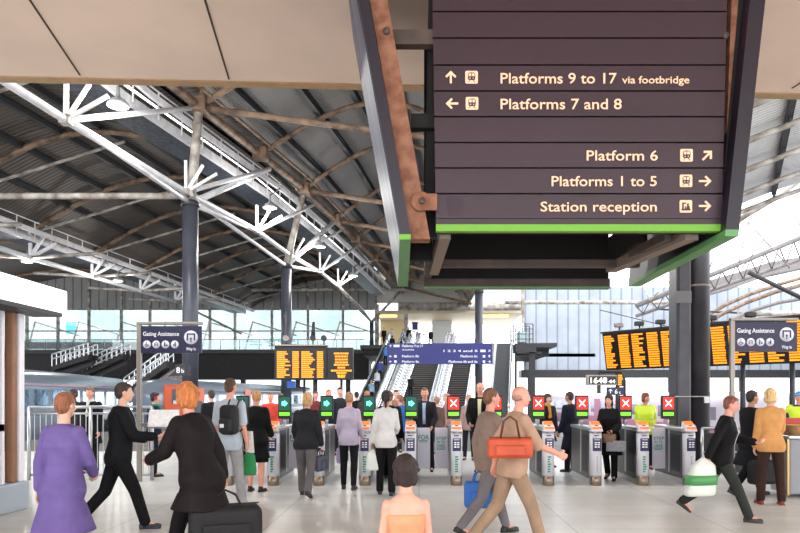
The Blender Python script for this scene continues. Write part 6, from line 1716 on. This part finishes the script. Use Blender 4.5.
J = person('olive', 'person in an olive jacket standing among the crowd at the foot of the escalator', 367, 17.5, 1.66, 10, ('jacket', (86, 84, 62), 1.93, -.12), ('trousers', (50, 48, 44)), ('short', (168, 120, 84)), STAND)
J = person('blackhair', 'person with dark hair in a black coat at the left foot of the escalator', 357, 20.5, 1.66, 30, ('coat', (28, 28, 34), 1.93, -.3), ('trousers', (30, 30, 36)), ('short', (36, 28, 28)), STAND)
J = person('cont', 'person in a pink-grey top beyond the gates behind the bald person', 469, 16.9, 1.56, 170, ('jumper', (176, 148, 144), 1.9, -.1), ('jeans', (44, 46, 66)), ('short', (196, 150, 124)), STAND, fem=True, skin='pink')
J = person('crowd1', 'person in a maroon top in the crowd between the left green displays', 316, 19.5, 1.66, 180, ('jumper', (120, 58, 62), 1.9, -.1), ('jeans', (48, 50, 70)), ('short', (90, 64, 50)), STAND, skin='pink')
J = person('crowd2', 'person in a tan coat among the crowd left of the ponytail and white shirt', 396, 19.2, 1.70, 190, ('coat', (150, 120, 92), 1.93, -.2), ('trousers', (48, 46, 50)), ('short', (60, 44, 36)), STAND)
J = person('crowd3', 'person in a dusty pink jacket walking left beyond the red-lit gate', 448, 18.6, 1.64, 90, ('jacket', (170, 128, 120), 1.93, -.12), ('trousers', (52, 46, 50)), ('short', (190, 140, 110)), P_(WALK), skin='pink')
J = person('crowd4', 'person in a grey coat beyond the left railing near the orange train door', 196, 17.8, 1.68, 150, ('coat', (96, 94, 100), 1.93, -.2), ('trousers', (48, 46, 50)), ('short', (60, 44, 36)), STAND)
J = person('dimleft', 'person in a black jacket far left of the backpack, beyond the gates', 212, 15.0, 1.66, 40, ('jacket', (34, 32, 38), 1.93, -.12), ('trousers', (34, 34, 40)), ('short', (70, 48, 38)), STAND)

# on the stairs and the bridge
def on_esc(u, x): return sfr(x, u * RUN, u * RISE)
far = [('esc1', 'person in a pale blue shirt low on the left escalator', .16, -4.1, 'shirt', (150, 176, 206), (196, 160, 130)),
       ('esc2', 'person in a white top a little higher on the left escalator', .30, -4.0, 'shirt', (206, 214, 224), (90, 70, 60)),
       ('esc3', 'person in a royal blue jacket halfway up the left escalator', .44, -4.15, 'jacket', (60, 76, 150), (70, 50, 44)),
       ('esc4', 'person in a bright blue top high on the left escalator under the blue sign', .66, -4.2, 'shirt', (74, 130, 204), (60, 44, 40)),
       ('esc5', 'person in a black coat near the top of the left escalator', .82, -4.0, 'coat', (30, 30, 36), (40, 32, 30)),
       ('st1', 'person in a charcoal coat climbing the left flight beside its railing', .22, -1.1, 'coat', (44, 44, 50), (60, 46, 40))]
for key, lb, u, xx, tk, tc, hc_ in far:
    q = on_esc(u, xx) + V((0, 0, .03)); person(key, lb, 0, q.y, 1.72, -8, (tk, tc, 1.93, -.1), ('trousers', (40, 40, 50)), ('short', hc_), {'aL': (20, 6, 40)}, z=q.z, X=q.x)
br_ = [('b1', 'person in a black jacket leaning at the left end of the bridge above the escalator', 384, 66.5, 'jacket', (34, 32, 38), 170),
       ('b2', 'person in a white shirt at the head of the escalator on the bridge', 392, 67.5, 'shirt', (226, 224, 222), 150),
       ('b3', 'person in a pale blue top on the bridge between the shop panels', 403, 68, 'shirt', (170, 190, 210), 200),
       ('b4', 'person in a dark coat on the bridge just left of the second shop pier', 409, 66, 'coat', (30, 30, 38), 160),
       ('b5', 'person in a grey top on the bridge above the left part of the blue sign', 418, 69, 'jumper', (140, 142, 150), 180),
       ('b6', 'person in a black outfit on the bridge above the middle of the blue sign', 431, 68, 'coat', (28, 28, 34), 30),
       ('b7', 'person in a white outfit on the bridge right of the black outfit', 453, 70, 'shirt', (216, 210, 212), 0)]
for key, lb, px, yy, tk, tc, yw in br_:
    person(key, lb, px, yy, 1.72, yw, (tk, tc, 1.93, -.1), ('trousers', (44, 44, 54)), ('short', (60, 46, 40)), P_(WALK), z=BZ)
# ================================================================= CAMERA, LIGHT, WORLD
cam = bpy.data.cameras.new('camera'); co = bpy.data.objects.new('camera', cam); C.objects.link(co)
co.location = (0, 0, EYE); co.rotation_euler = (R(90), 0, 0)
cam.sensor_width = 36; cam.lens = FPX / 800 * 36
cam.shift_x = -(CX - 400) / 800; cam.shift_y = (CY - 266.5) / 800
cam.clip_end = 400
bpy.context.scene.camera = co
w = bpy.data.worlds.new('world'); bpy.context.scene.world = w; w.use_nodes = True
bg = w.node_tree.nodes['Background']; bg.inputs[0].default_value = (.93, .96, 1.0, 1); bg.inputs[1].default_value = WORLD
def area(loc, rot, sx, sy, e, col, name):
    l = bpy.data.lights.new(name, 'AREA'); l.shape = 'RECTANGLE'; l.size = sx; l.size_y = sy; l.energy = e; l.color = col
    o = bpy.data.objects.new(name, l); C.objects.link(o); o.location = loc; o.rotation_euler = rot; return o
sc = bpy.context.scene
sc.view_settings.view_transform = 'Standard'; sc.view_settings.look = 'None'; sc.view_settings.gamma = 1; sc.view_settings.use_curve_mapping = False
sc.view_settings.exposure = EXPO
sc.cycles.max_bounces = 8; sc.cycles.diffuse_bounces = 5; sc.cycles.transparent_max_bounces = 12
sc.cycles.use_denoising = True
sc.cycles.sample_clamp_indirect = 6
